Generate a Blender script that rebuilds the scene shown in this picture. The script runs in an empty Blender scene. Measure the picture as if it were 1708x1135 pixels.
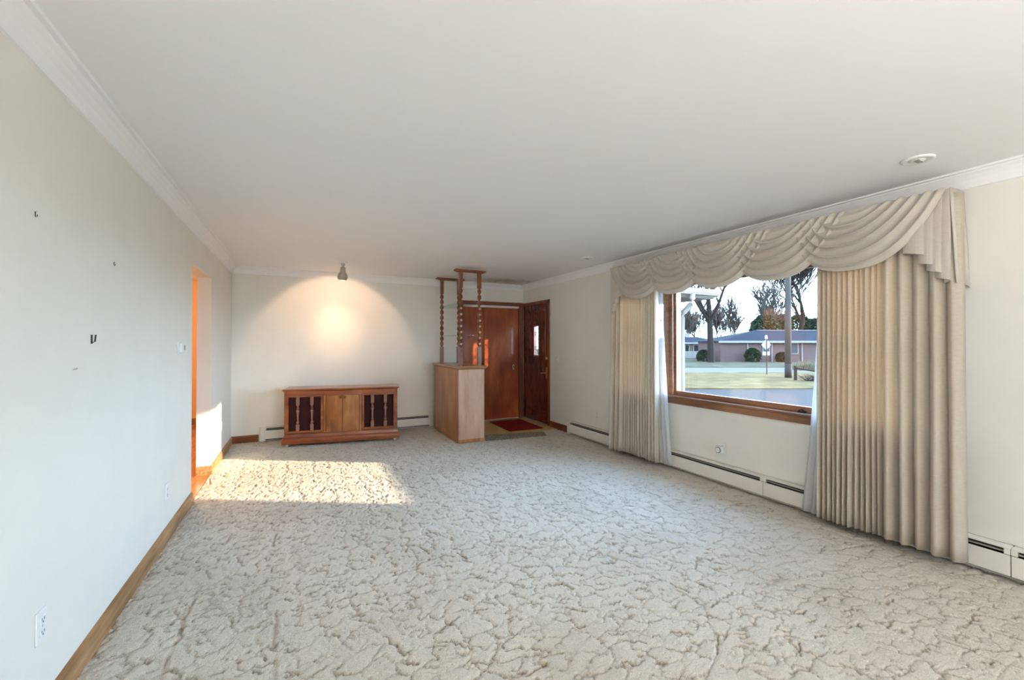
import bpy, math, random
import numpy as np
from mathutils import Vector

random.seed(7)
np.random.seed(7)
scene = bpy.context.scene
COL = scene.collection

# ----------------------------------------------------------------- camera, sky, sun, exposure
XL, XR, YF, YB, ZC = -0.823, 3.717, 6.894, -3.2, 2.44      # room shell
cam_d = bpy.data.cameras.new('camera')
cam_d.sensor_width = 36.0
cam_d.lens = 703.6 / 1708 * 36
cam_d.clip_start, cam_d.clip_end = 0.05, 400
cam = bpy.data.objects.new('camera', cam_d)
COL.objects.link(cam)
cam.location = (0, 0, 1.3768)
cam.rotation_euler = (math.pi / 2 + 0.0079, 0, -0.4678)
scene.camera = cam

SKY = 11.5
HAZE = 2.4
FILL_LAMP = 185.0        # each added fill lamp, unseen behind the viewer, watts
world = bpy.data.worlds.new('sky')
scene.world = world
world.use_nodes = True
wn, wl = world.node_tree.nodes, world.node_tree.links
wn.clear()
w_out = wn.new('ShaderNodeOutputWorld'); w_bg = wn.new('ShaderNodeBackground')
w_tc = wn.new('ShaderNodeTexCoord'); w_sep = wn.new('ShaderNodeSeparateXYZ'); w_ramp = wn.new('ShaderNodeValToRGB')
w_ramp.color_ramp.elements[0].position = 0.0
w_ramp.color_ramp.elements[0].color = (0.57, 0.79, 1.0, 1)
w_ramp.color_ramp.elements[1].position = 0.75
w_ramp.color_ramp.elements[1].color = (0.33, 0.59, 1.0, 1)
wl.new(w_tc.outputs['Generated'], w_sep.inputs[0]); wl.new(w_sep.outputs['Z'], w_ramp.inputs[0])
wl.new(w_ramp.outputs[0], w_bg.inputs['Color']); wl.new(w_bg.outputs[0], w_out.inputs[0])
# hazy winter sky: brighter all round the low sun
SUN_DIR = Vector((0.862, -0.507, 0.253)).normalized()
w_dot = wn.new('ShaderNodeVectorMath'); w_dot.operation = 'DOT_PRODUCT'
w_dot.inputs[1].default_value = SUN_DIR
w_pos = wn.new('ShaderNodeMath'); w_pos.operation = 'MAXIMUM'; w_pos.inputs[1].default_value = 0.0
w_pow = wn.new('ShaderNodeMath'); w_pow.operation = 'POWER'; w_pow.inputs[1].default_value = 3.0
w_str = wn.new('ShaderNodeMath'); w_str.operation = 'MULTIPLY_ADD'
w_str.inputs[1].default_value = SKY * HAZE; w_str.inputs[2].default_value = SKY
wl.new(w_tc.outputs['Generated'], w_dot.inputs[0]); wl.new(w_dot.outputs['Value'], w_pos.inputs[0])
wl.new(w_pos.outputs[0], w_pow.inputs[0]); wl.new(w_pow.outputs[0], w_str.inputs[0]); wl.new(w_str.outputs[0], w_bg.inputs['Strength'])

sun_d = bpy.data.lights.new('sun', 'SUN')
sun_d.energy = 16.0
sun_d.angle = math.radians(0.8)
sun_d.color = (1.0, 0.80, 0.56)
sun = bpy.data.objects.new('sun', sun_d)
COL.objects.link(sun)
sun.location = (40, -25, 14)
sun.rotation_euler = Vector((0.862, -0.507, 0.253)).to_track_quat('Z', 'Y').to_euler()

vs = scene.view_settings
vs.view_transform = 'Standard'
vs.look = 'None'
vs.exposure = 0.08
vs.gamma = 1.0
vs.use_curve_mapping = False


def portal(name, loc, rot, sx, sy):
    d = bpy.data.lights.new(name, 'AREA')
    d.shape = 'RECTANGLE'; d.size = sx; d.size_y = sy
    d.cycles.is_portal = True
    o = bpy.data.objects.new(name, d)
    o.location = loc; o.rotation_euler = rot
    COL.objects.link(o)


portal('window_portal', (3.86, 2.62, 1.43), (0, math.pi / 2, 0), 1.3, 2.95)
portal('window_portal', (2.65, YB - 0.14, 1.45), (math.pi / 2, 0, 0), 1.3, 1.4)


# ----------------------------------------------------------------- materials
def new_mat(name):
    m = bpy.data.materials.new(name)
    m.use_nodes = True
    n, l = m.node_tree.nodes, m.node_tree.links
    b = n['Principled BSDF']
    return m, n, l, b


def noise_node(n, l, scale, detail=3, rough=0.5, mapping=(1, 1, 1), coord='Object'):
    tc = n.new('ShaderNodeTexCoord'); mp = n.new('ShaderNodeMapping'); t = n.new('ShaderNodeTexNoise')
    mp.inputs['Scale'].default_value = mapping
    l.new(tc.outputs[coord], mp.inputs[0]); l.new(mp.outputs[0], t.inputs['Vector'])
    t.inputs['Scale'].default_value = scale
    t.inputs['Detail'].default_value = detail
    t.inputs['Roughness'].default_value = rough
    return t


def ramp(n, l, src, stops):
    r = n.new('ShaderNodeValToRGB')
    e = r.color_ramp.elements
    e[0].position, e[0].color = stops[0][0], (*stops[0][1], 1)
    e[1].position, e[1].color = stops[-1][0], (*stops[-1][1], 1)
    for p, c in stops[1:-1]:
        x = e.new(p); x.color = (*c, 1)
    l.new(src, r.inputs[0])
    return r


def bump(n, l, b, src, strength, dist):
    bm = n.new('ShaderNodeBump')
    bm.inputs['Strength'].default_value = strength
    bm.inputs['Distance'].default_value = dist
    l.new(src, bm.inputs['Height']); l.new(bm.outputs[0], b.inputs['Normal'])


def paint(name, c, rough=0.6, var=0.04, bscale=220, bstr=0.12, metal=0.0, spec=0.4, nscale=3.0, nmap=(1, 1, 1)):
    m, n, l, b = new_mat(name)
    t = noise_node(n, l, nscale, 5, 0.6, nmap)
    lo = tuple(x * (1 - var) for x in c); hi = tuple(min(1, x * (1 + var)) for x in c)
    r = ramp(n, l, t.outputs['Fac'], [(0.3, lo), (0.7, hi)])
    l.new(r.outputs[0], b.inputs['Base Color'])
    b.inputs['Roughness'].default_value = rough
    b.inputs['Metallic'].default_value = metal
    b.inputs['Specular IOR Level'].default_value = spec
    if bstr:
        t2 = noise_node(n, l, bscale, 2)
        bump(n, l, b, t2.outputs['Fac'], bstr, 0.002)
    return m


def wood(name, stops, axis='z', rough=0.35, scale=9, coat=0.0, stretch=14, figure=0.5, spec=0.4):
    m, n, l, b = new_mat(name)
    s = {'x': (1, stretch, stretch), 'y': (stretch, 1, stretch), 'z': (stretch, stretch, 1)}[axis]
    t = noise_node(n, l, scale * 0.28, 6, 0.62, s)
    t2 = noise_node(n, l, 3.2, 3, 0.5, {'x': (.5, 1.4, 1.4), 'y': (1.4, .5, 1.4), 'z': (1.4, 1.4, .5)}[axis])
    mx = n.new('ShaderNodeMix'); mx.data_type = 'FLOAT'
    mx.inputs[0].default_value = figure
    l.new(t.outputs['Fac'], mx.inputs[2]); l.new(t2.outputs['Fac'], mx.inputs[3])
    r = ramp(n, l, mx.outputs[0], stops)
    l.new(r.outputs[0], b.inputs['Base Color'])
    b.inputs['Roughness'].default_value = rough
    b.inputs['Coat Weight'].default_value = coat
    b.inputs['Coat Roughness'].default_value = 0.12
    b.inputs['Specular IOR Level'].default_value = spec
    bump(n, l, b, t.outputs['Fac'], 0.15, 0.002)
    return m


def glass(name, tint=(0.95, 0.97, 0.97), gloss=0.06):
    m, n, l, b = new_mat(name)
    n.remove(b)
    out = n['Material Output']
    tr = n.new('ShaderNodeBsdfTransparent'); gl = n.new('ShaderNodeBsdfGlossy'); mx = n.new('ShaderNodeMixShader')
    tr.inputs[0].default_value = (*tint, 1)
    gl.inputs['Roughness'].default_value = 0.02
    fr = n.new('ShaderNodeLayerWeight'); fr.inputs[0].default_value = 0.2
    mt = n.new('ShaderNodeMath'); mt.operation = 'MULTIPLY_ADD'
    mt.inputs[1].default_value = 0.25; mt.inputs[2].default_value = gloss * 0.4
    l.new(fr.outputs['Fresnel'], mt.inputs[0]); l.new(mt.outputs[0], mx.inputs[0])
    l.new(tr.outputs[0], mx.inputs[1]); l.new(gl.outputs[0], mx.inputs[2]); l.new(mx.outputs[0], out.inputs['Surface'])
    return m


def cloth(name, c1, c2, trans, tcol, streak=True, alpha=1.0):
    m, n, l, b = new_mat(name)
    out = n['Material Output']
    t = noise_node(n, l, 5.0, 4, 0.6, (6, 6, 60) if streak else (30, 30, 30))
    r = ramp(n, l, t.outputs['Fac'], [(0.3, c1), (0.62, c2)])
    l.new(r.outputs[0], b.inputs['Base Color'])
    b.inputs['Roughness'].default_value = 0.85
    b.inputs['Specular IOR Level'].default_value = 0.15
    b.inputs['Sheen Weight'].default_value = 0.15
    bump(n, l, b, t.outputs['Fac'], 0.18, 0.002)
    tl = n.new('ShaderNodeBsdfTranslucent'); tl.inputs[0].default_value = (*tcol, 1)
    mx = n.new('ShaderNodeMixShader'); mx.inputs[0].default_value = trans
    l.new(b.outputs[0], mx.inputs[1]); l.new(tl.outputs[0], mx.inputs[2])
    last = mx
    if alpha < 1:
        tp = n.new('ShaderNodeBsdfTransparent')
        m2 = n.new('ShaderNodeMixShader'); m2.inputs[0].default_value = alpha
        l.new(tp.outputs[0], m2.inputs[1]); l.new(mx.outputs[0], m2.inputs[2])
        last = m2
    l.new(last.outputs[0], out.inputs['Surface'])
    return m


def emit(name, c, s):
    m, n, l, b = new_mat(name)
    b.inputs['Base Color'].default_value = (*c, 1)
    b.inputs['Emission Color'].default_value = (*c, 1)
    b.inputs['Emission Strength'].default_value = s
    return m


M = {}
M['wall'] = paint('cream_wall_paint', (0.82, 0.80, 0.735), 0.55, 0.02, 160, 0.06)
M['ceiling'] = paint('ceiling_paint', (0.90, 0.90, 0.905), 0.7, 0.015, 120, 0.05)
def ceiling_mat():
    m, n, l, b = new_mat('ceiling_paint_with_stain')
    geo = n.new('ShaderNodeNewGeometry'); dist = n.new('ShaderNodeVectorMath'); dist.operation = 'DISTANCE'
    mp = n.new('ShaderNodeMapping'); mp.inputs['Scale'].default_value = (1.0, 1.9, 1.0)
    l.new(geo.outputs['Position'], mp.inputs[0]); l.new(mp.outputs[0], dist.inputs[0])
    dist.inputs[1].default_value = (3.12, 6.46 * 1.9, 2.44)
    t = noise_node(n, l, 5.0, 6, 0.7)
    a = n.new('ShaderNodeMath'); a.operation = 'MULTIPLY_ADD'; a.inputs[1].default_value = 1.5; a.inputs[2].default_value = -0.75
    l.new(t.outputs['Fac'], a.inputs[0])
    s_ = n.new('ShaderNodeMath'); s_.operation = 'ADD'
    l.new(dist.outputs['Value'], s_.inputs[0]); l.new(a.outputs[0], s_.inputs[1])
    r = ramp(n, l, s_.outputs[0], [(0.05, (0.46, 0.41, 0.35)), (0.30, (0.66, 0.62, 0.57)), (0.62, (0.90, 0.90, 0.905))])
    l.new(r.outputs[0], b.inputs['Base Color'])
    b.inputs['Roughness'].default_value = 0.7
    return m


M['ceiling_stained'] = ceiling_mat()
M['hall_wall'] = paint('peach_hall_paint', (0.80, 0.62, 0.44), 0.6, 0.02)
M['white'] = paint('white_plastic', (0.82, 0.82, 0.80), 0.35, 0.01, bstr=0)
M['white_metal'] = paint('ivory_enamel', (0.80, 0.78, 0.71), 0.4, 0.02, bstr=0)
M['dark'] = paint('dark_slot', (0.02, 0.018, 0.015), 0.7, 0.1, bstr=0)
M['fin'] = paint('heater_damper_metal', (0.32, 0.30, 0.26), 0.5, 0.1, bstr=0)
M['steel'] = paint('brushed_steel', (0.62, 0.60, 0.57), 0.3, 0.03, bstr=0, metal=0.9)
M['brass'] = paint('aged_brass', (0.62, 0.45, 0.22), 0.3, 0.05, bstr=0, metal=0.9)
M['bronze'] = paint('dark_bronze', (0.20, 0.085, 0.035), 0.35, 0.05, bstr=0, metal=0.6)
M['black'] = paint('black_iron', (0.025, 0.023, 0.022), 0.45, 0.1, bstr=0)
M['outlet_slot'] = paint('outlet_slot', (0.10, 0.10, 0.11), 0.5, 0.02, bstr=0)
M['oak'] = wood('oak_baseboard', [(0.36, (0.15, 0.070, 0.026)), (0.5, (0.34, 0.18, 0.075)), (0.64, (0.50, 0.30, 0.15))], 'y', 0.4)
M['red_base'] = wood('red_brown_baseboard', [(0.3, (0.12, 0.032, 0.014)), (0.7, (0.24, 0.075, 0.030))], 'x', 0.35)
M['mahogany'] = wood('mahogany_door', [(0.3, (0.045, 0.011, 0.007)), (0.5, (0.11, 0.020, 0.010)), (0.72, (0.20, 0.042, 0.015))], 'z', 0.22, 7, 0.5, 10, 0.6)
M['closet_door'] = wood('varnished_closet_door', [(0.34, (0.16, 0.026, 0.010)), (0.5, (0.30, 0.060, 0.018)), (0.66, (0.46, 0.135, 0.038))], 'z', 0.3, 6, 0.5, 7, 0.7)
M['trim_wood'] = wood('mahogany_trim', [(0.3, (0.12, 0.03, 0.015)), (0.7, (0.27, 0.085, 0.038))], 'z', 0.3, 9, 0.3)
M['win_wood'] = wood('window_oak', [(0.3, (0.11, 0.045, 0.025)), (0.5, (0.24, 0.105, 0.05)), (0.7, (0.36, 0.17, 0.085))], 'y', 0.35, 10, 0.2)
M['console'] = wood('console_walnut', [(0.34, (0.11, 0.022, 0.007)), (0.5, (0.25, 0.060, 0.015)), (0.66, (0.40, 0.125, 0.032))], 'x', 0.28, 7, 0.35, 8, 0.6)
M['console_door'] = wood('console_door_veneer', [(0.38, (0.15, 0.040, 0.011)), (0.5, (0.31, 0.105, 0.024)), (0.62, (0.46, 0.20, 0.055))], 'z', 0.28, 6, 0.3, 7, 0.7)
M['spindle'] = wood('spindle_wood', [(0.3, (0.15, 0.065, 0.04)), (0.7, (0.30, 0.145, 0.09))], 'z', 0.3, 9, 0.3)
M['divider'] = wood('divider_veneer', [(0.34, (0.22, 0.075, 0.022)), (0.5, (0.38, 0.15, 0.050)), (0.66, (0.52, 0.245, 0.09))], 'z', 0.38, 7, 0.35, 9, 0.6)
M['divider_end_sheen'] = wood('divider_end_painted_sheen', [(0.34, (0.34, 0.19, 0.115)), (0.5, (0.48, 0.30, 0.20)), (0.66, (0.58, 0.38, 0.27))], 'z', 0.42, 7, 0.4, 9, 0.6)  # hazy reflection on the near end, painted in as a paler wood colour
M['divider_top'] = wood('divider_top_wood', [(0.28, (0.22, 0.095, 0.035)), (0.72, (0.43, 0.22, 0.09))], 'y', 0.3, 8, 0.35)
M['post'] = wood('turned_post_wood', [(0.3, (0.12, 0.036, 0.016)), (0.7, (0.27, 0.095, 0.040))], 'z', 0.25, 9, 0.4)
M['peg'] = paint('pale_peg', (0.55, 0.36, 0.25), 0.35, 0.05, bstr=0)
M['hall_floor'] = wood('hall_floor_wood', [(0.3, (0.30, 0.12, 0.04)), (0.7, (0.52, 0.25, 0.10))], 'y', 0.25, 8, 0.4)
M['grille'] = paint('maroon_grille_cloth', (0.045, 0.014, 0.014), 0.9, 0.25, 400, 0.4, spec=0.1)
M['glass'] = glass('window_glass')
M['shelf_glass'] = glass('shelf_glass', (0.88, 0.95, 0.92), 0.15)
M['lead'] = paint('lead_came', (0.04, 0.035, 0.03), 0.5, 0.05, bstr=0)
M['vinyl'] = paint('ochre_entry_vinyl', (0.55, 0.38, 0.16), 0.5, 0.12, 60, 0.2)
M['red_mat'] = paint('dark_red_mat', (0.22, 0.016, 0.013), 0.95, 0.2, 300, 0.6, spec=0.1)
M['drape'] = cloth('beige_drape_cloth', (0.58, 0.52, 0.44), (0.70, 0.645, 0.56), 0.32, (0.90, 0.72, 0.52))
M['swag'] = cloth('beige_swag_cloth', (0.58, 0.53, 0.46), (0.65, 0.60, 0.525), 0.10, (0.8, 0.68, 0.52))
M['sheer'] = cloth('white_sheer_cloth', (0.82, 0.82, 0.82), (0.88, 0.88, 0.88), 0.5, (0.92, 0.92, 0.94), False, 0.62)
# outside
M['asphalt'] = paint('asphalt', (0.033, 0.028, 0.0255), 0.85, 0.15, 40, 0, spec=0.05)
M['concrete'] = paint('pale_road', (0.0759, 0.0678, 0.0605), 0.85, 0.08, 40, 0, spec=0.05)
M['dead_grass'] = paint('dry_lawn', (0.078, 0.053, 0.0195), 0.95, 0.5, 6, 0, spec=0.05, nscale=0.9)
M['lawn'] = paint('frosted_lawn', (0.042, 0.038, 0.022), 0.95, 0.45, 6, 0, spec=0.05, nscale=0.7)
M['bark'] = paint('grey_bark', (0.0198, 0.0156, 0.0130), 0.95, 0.3, 30, 0.6, spec=0.05)
M['twig'] = paint('brown_twig', (0.060, 0.047, 0.040), 0.95, 0.25, bstr=0, spec=0.05)
M['conifer'] = paint('conifer_needles', (0.020, 0.031, 0.017), 0.9, 0.4, 30, 0.6, spec=0.05)
M['conifer_pale'] = paint('pale_conifer_needles', (0.018, 0.034, 0.018), 0.9, 0.4, 30, 0.6, spec=0.05)
M['shrub'] = paint('shrub_leaf', (0.0099, 0.0156, 0.0059), 0.9, 0.4, 30, 0.5, spec=0.05)
M['pole'] = wood('weathered_pole', [(0.3, (0.0396, 0.0324, 0.0270)), (0.7, (0.0693, 0.0570, 0.0486))], 'z', 0.9, 5, spec=0.05)
M['pole_guard'] = paint('pole_guard_metal', (0.0330, 0.0282, 0.0243), 0.7, 0.1, spec=0.05)
M['fence_wood'] = wood('weathered_rail', [(0.3, (0.0231, 0.0168, 0.0108)), (0.7, (0.0396, 0.0288, 0.0200))], 'x', 0.9, 5, spec=0.05)
M['ext_white'] = paint('exterior_white', (0.1782, 0.1620, 0.1458), 0.5, 0.02, bstr=0, spec=0.05)
M['sign_white'] = paint('sign_white', (0.32, 0.31, 0.30), 0.5, 0.02, bstr=0, spec=0.05)
M['roof'] = paint('blue_grey_shingle', (0.0088, 0.0108, 0.0165), 0.85, 0.2, 20, 0.4, spec=0.05)
M['siding'] = paint('tan_siding', (0.0990, 0.0660, 0.0459), 0.8, 0.05, spec=0.05)
M['dry_reed'] = paint('dry_reed', (0.0924, 0.0690, 0.0378), 0.9, 0.1, bstr=0, spec=0.05)


def brick_mat():
    m, n, l, b = new_mat('red_brick')
    tc = n.new('ShaderNodeTexCoord'); br = n.new('ShaderNodeTexBrick'); mp = n.new('ShaderNodeMapping')
    mp.inputs['Rotation'].default_value = (math.pi / 2, 0, 0)
    br.inputs['Color1'].default_value = (0.085, 0.046, 0.040, 1)
    br.inputs['Color2'].default_value = (0.110, 0.062, 0.054, 1)
    br.inputs['Mortar'].default_value = (0.090, 0.066, 0.060, 1)
    br.inputs['Scale'].default_value = 1.0
    br.inputs['Brick Width'].default_value = 0.22
    br.inputs['Row Height'].default_value = 0.075
    br.inputs['Mortar Size'].default_value = 0.008
    l.new(tc.outputs['Object'], mp.inputs[0]); l.new(mp.outputs[0], br.inputs['Vector'])
    l.new(br.outputs[0], b.inputs['Base Color'])
    b.inputs['Roughness'].default_value = 0.9
    b.inputs['Specular IOR Level'].default_value = 0.05
    return m


M['brick'] = brick_mat()


def runner_mat():
    m, n, l, b = new_mat('grey_patterned_runner')
    t = noise_node(n, l, 26, 3, 0.6)
    r = ramp(n, l, t.outputs['Fac'], [(0.42, (0.14, 0.12, 0.085)), (0.5, (0.40, 0.35, 0.25)), (0.58, (0.18, 0.155, 0.11))])
    l.new(r.outputs[0], b.inputs['Base Color'])
    b.inputs['Roughness'].default_value = 0.8
    return m


M['runner'] = runner_mat()


def carpet_mat():
    m, n, l, b = new_mat('sculpted_beige_carpet')
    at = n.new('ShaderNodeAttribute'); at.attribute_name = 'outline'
    big = noise_node(n, l, 1.1, 4, 0.6)
    fine = noise_node(n, l, 170, 3, 0.7)
    r1 = ramp(n, l, big.outputs['Fac'], [(0.3, (0.56, 0.493, 0.39)), (0.52, (0.665, 0.60, 0.495)), (0.7, (0.705, 0.64, 0.535))])
    r2 = ramp(n, l, fine.outputs['Fac'], [(0.3, (0.74, 0.74, 0.74)), (0.65, (1.0, 1.0, 1.0))])
    mul = n.new('ShaderNodeMix'); mul.data_type = 'RGBA'; mul.blend_type = 'MULTIPLY'; mul.inputs[0].default_value = 1.0
    l.new(r1.outputs[0], mul.inputs[6]); l.new(r2.outputs[0], mul.inputs[7])
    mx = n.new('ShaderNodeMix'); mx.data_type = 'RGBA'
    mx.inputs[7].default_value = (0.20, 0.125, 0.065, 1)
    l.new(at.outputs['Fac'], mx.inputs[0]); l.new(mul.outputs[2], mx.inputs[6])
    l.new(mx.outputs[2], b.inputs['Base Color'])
    b.inputs['Roughness'].default_value = 0.95
    b.inputs['Specular IOR Level'].default_value = 0.1
    b.inputs['Sheen Weight'].default_value = 0.25
    b.inputs['Sheen Roughness'].default_value = 0.6
    bump(n, l, b, fine.outputs['Fac'], 0.8, 0.006)
    return m


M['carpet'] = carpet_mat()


# ----------------------------------------------------------------- mesh helpers
def wloc(o):
    v = Vector((0, 0, 0))
    while o is not None:
        v = v + o.location
        o = o.parent
    return v


class MB:
    """collects shapes and links them as ONE mesh object"""

    def __init__(self):
        self.v, self.f = [], []

    def add(self, vs_, fs):
        k = len(self.v)
        self.v.extend([tuple(p) for p in vs_])
        self.f.extend([tuple(i + k for i in q) for q in fs])
        return self

    def box(self, x0, x1, y0, y1, z0, z1):
        x0, x1 = sorted((x0, x1)); y0, y1 = sorted((y0, y1)); z0, z1 = sorted((z0, z1))
        return self.add([(x0, y0, z0), (x1, y0, z0), (x1, y1, z0), (x0, y1, z0), (x0, y0, z1), (x1, y0, z1), (x1, y1, z1), (x0, y1, z1)],
                        [(0, 3, 2, 1), (4, 5, 6, 7), (0, 1, 5, 4), (1, 2, 6, 5), (2, 3, 7, 6), (3, 0, 4, 7)])

    def frustum(self, a, b):
        """a, b = (x0,x1,y0,y1,z) rectangles joined into a tapered block"""
        x0, x1, y0, y1, z = a; X0, X1, Y0, Y1, Z = b
        return self.add([(x0, y0, z), (x1, y0, z), (x1, y1, z), (x0, y1, z), (X0, Y0, Z), (X1, Y0, Z), (X1, Y1, Z), (X0, Y1, Z)],
                        [(0, 3, 2, 1), (4, 5, 6, 7), (0, 1, 5, 4), (1, 2, 6, 5), (2, 3, 7, 6), (3, 0, 4, 7)])

    def lathe(self, cx, cy, prof, n=12, axis='z', cz=0.0):
        vs_, fs = [], []
        for (r, h) in prof:
            for i in range(n):
                a = 2 * math.pi * i / n
                if axis == 'z': vs_.append((cx + r * math.cos(a), cy + r * math.sin(a), h))
                elif axis == 'x': vs_.append((h, cy + r * math.cos(a), cz + r * math.sin(a)))
                else: vs_.append((cx + r * math.sin(a), h, cz + r * math.cos(a)))
        for j in range(len(prof) - 1):
            for i in range(n):
                k = (i + 1) % n
                fs.append((j * n + i, j * n + k, (j + 1) * n + k, (j + 1) * n + i))
        fs.append(tuple(reversed(range(n))))
        fs.append(tuple((len(prof) - 1) * n + i for i in range(n)))
        return self.add(vs_, fs)

    def tube(self, pts, rad, n=8):
        vs_, fs = [], []
        P = [Vector(p) for p in pts]
        R = rad if isinstance(rad, (list, tuple)) else [rad] * len(P)
        for i, p in enumerate(P):
            t = (P[min(i + 1, len(P) - 1)] - P[max(i - 1, 0)]).normalized()
            ref = Vector((0, 0, 1)) if abs(t.z) < 0.9 else Vector((1, 0, 0))
            a = t.cross(ref).normalized(); b_ = t.cross(a)
            for k in range(n):
                q = 2 * math.pi * k / n
                vs_.append(p + (a * math.cos(q) + b_ * math.sin(q)) * R[i])
        for j in range(len(P) - 1):
            for i in range(n):
                k = (i + 1) % n
                fs.append((j * n + i, j * n + k, (j + 1) * n + k, (j + 1) * n + i))
        fs.append(tuple(reversed(range(n)))); fs.append(tuple((len(P) - 1) * n + i for i in range(n)))
        return self.add(vs_, fs)

    def prism(self, poly, axis, a, b_):
        """extrude a 2-D polygon along an axis ('x': poly=(y,z), 'y': (x,z), 'z': (x,y))"""
        n = len(poly)
        f_ = {'x': lambda p, h: (h, p[0], p[1]), 'y': lambda p, h: (p[0], h, p[1]), 'z': lambda p, h: (p[0], p[1], h)}[axis]
        vs_ = [f_(p, a) for p in poly] + [f_(p, b_) for p in poly]
        fs = [tuple(range(n)), tuple(reversed(range(n, 2 * n)))]
        fs += [(i, i + n, (i + 1) % n + n, (i + 1) % n) for i in range(n)]
        return self.add(vs_, fs)

    def grid(self, rows):
        """rows of points -> quad sheet"""
        k = len(rows[0])
        vs_ = [p for r in rows for p in r]
        fs = [(j * k + i, j * k + i + 1, (j + 1) * k + i + 1, (j + 1) * k + i) for j in range(len(rows) - 1) for i in range(k - 1)]
        return self.add(vs_, fs)

    def build(self, name, mat, parent=None, world=True, smooth=False, bevel=0.0, solid=0.0, sub=0):
        me = bpy.data.meshes.new(name)
        vs_ = self.v
        o = bpy.data.objects.new(name, me)
        if parent is None:
            a = np.array(vs_)
            c = Vector(((a[:, 0].min() + a[:, 0].max()) / 2, (a[:, 1].min() + a[:, 1].max()) / 2, a[:, 2].min()))
            o.location = c
            vs_ = [(p[0] - c.x, p[1] - c.y, p[2] - c.z) for p in vs_]
        elif world:
            c = wloc(parent)
            vs_ = [(p[0] - c.x, p[1] - c.y, p[2] - c.z) for p in vs_]
        me.from_pydata([tuple(p) for p in vs_], [], self.f)
        me.update()
        # consistent outward normals
        import bmesh
        if len(self.f) < 60000 and not solid:
            bm_ = bmesh.new(); bm_.from_mesh(me)
            bmesh.ops.recalc_face_normals(bm_, faces=bm_.faces)
            bm_.to_mesh(me); bm_.free()
        me.materials.append(mat)
        COL.objects.link(o)
        if parent is not None:
            o.parent = parent
        if smooth:
            me.polygons.foreach_set('use_smooth', [True] * len(me.polygons))
        if solid:
            md = o.modifiers.new('thickness', 'SOLIDIFY'); md.thickness = solid; md.offset = 0
        if bevel:
            md = o.modifiers.new('bevel', 'BEVEL'); md.width = bevel; md.segments = 2; md.limit_method = 'ANGLE'
            md.angle_limit = math.radians(40)
        return o


def tag(o, label, cat, group=None, kind=None):
    o['label'] = label; o['category'] = cat
    if group: o['group'] = group
    if kind: o['kind'] = kind
    return o


def thing(name, label, cat, loc, rz=0.0, group=None, kind=None):
    o = bpy.data.objects.new(name, None)
    o.empty_display_size = 0.1
    o.location = loc; o.rotation_euler = (0, 0, rz)
    COL.objects.link(o)
    return tag(o, label, cat, group, kind)


def copy_tree(o, parent=None):
    c = o.copy(); COL.objects.link(c); c.parent = parent
    for ch in [k for k in o.children]:
        copy_tree(ch, c)
    return c


def struct(name, mb, mat, label, cat, **kw):
    return tag(mb.build(name, mat, **kw), label, cat, kind='structure')


# ================================================================= ROOM SHELL
# carpet: one continuous sculpted pile, finer near the viewer
def vnoise(x, y, seed):
    xi = np.floor(x).astype(np.int64); yi = np.floor(y).astype(np.int64)
    xf = x - xi; yf = y - yi
    u = xf * xf * (3 - 2 * xf); v = yf * yf * (3 - 2 * yf)

    def hsh(a, b):
        h = (a * 374761393 + b * 668265263 + seed * 974634777) & 0x7fffffff
        h = ((h ^ (h >> 13)) * 1274126177) & 0x7fffffff
        h = h ^ (h >> 16)
        return (h & 0xffff) / 65535.0
    return (hsh(xi, yi) * (1 - u) + hsh(xi + 1, yi) * u) * (1 - v) + (hsh(xi, yi + 1) * (1 - u) + hsh(xi + 1, yi + 1) * u) * v


def cells(x, y, seed):
    xi = np.floor(x).astype(np.int64); yi = np.floor(y).astype(np.int64)
    f1 = np.full(x.shape, 9.0); f2 = np.full(x.shape, 9.0)
    for dx in (-1, 0, 1):
        for dy in (-1, 0, 1):
            a, b_ = xi + dx, yi + dy
            h1 = ((a * 73856093) ^ (b_ * 19349663) ^ (seed * 83492791)) & 0x7fffffff
            h1 = ((h1 ^ (h1 >> 13)) * 1274126177) & 0x7fffffff
            h2 = ((h1 ^ (h1 >> 15)) * 668265263 + 12345) & 0x7fffffff
            px_ = a + 0.12 + 0.76 * ((h1 >> 4) & 0xffff) / 65535.0
            py_ = b_ + 0.12 + 0.76 * ((h2 >> 4) & 0xffff) / 65535.0
            d = np.hypot(px_ - x, py_ - y)
            m_ = d < f1
            f2 = np.where(m_, f1, np.minimum(f2, d)); f1 = np.where(m_, d, f1)
    return f1, f2


def segdist(x, y, p, q):
    p = np.array(p); q = np.array(q); d = q - p
    t = np.clip(((x - p[0]) * d[0] + (y - p[1]) * d[1]) / (d @ d), 0, 1)
    return np.hypot(x - p[0] - t * d[0], y - p[1] - t * d[1])


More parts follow.
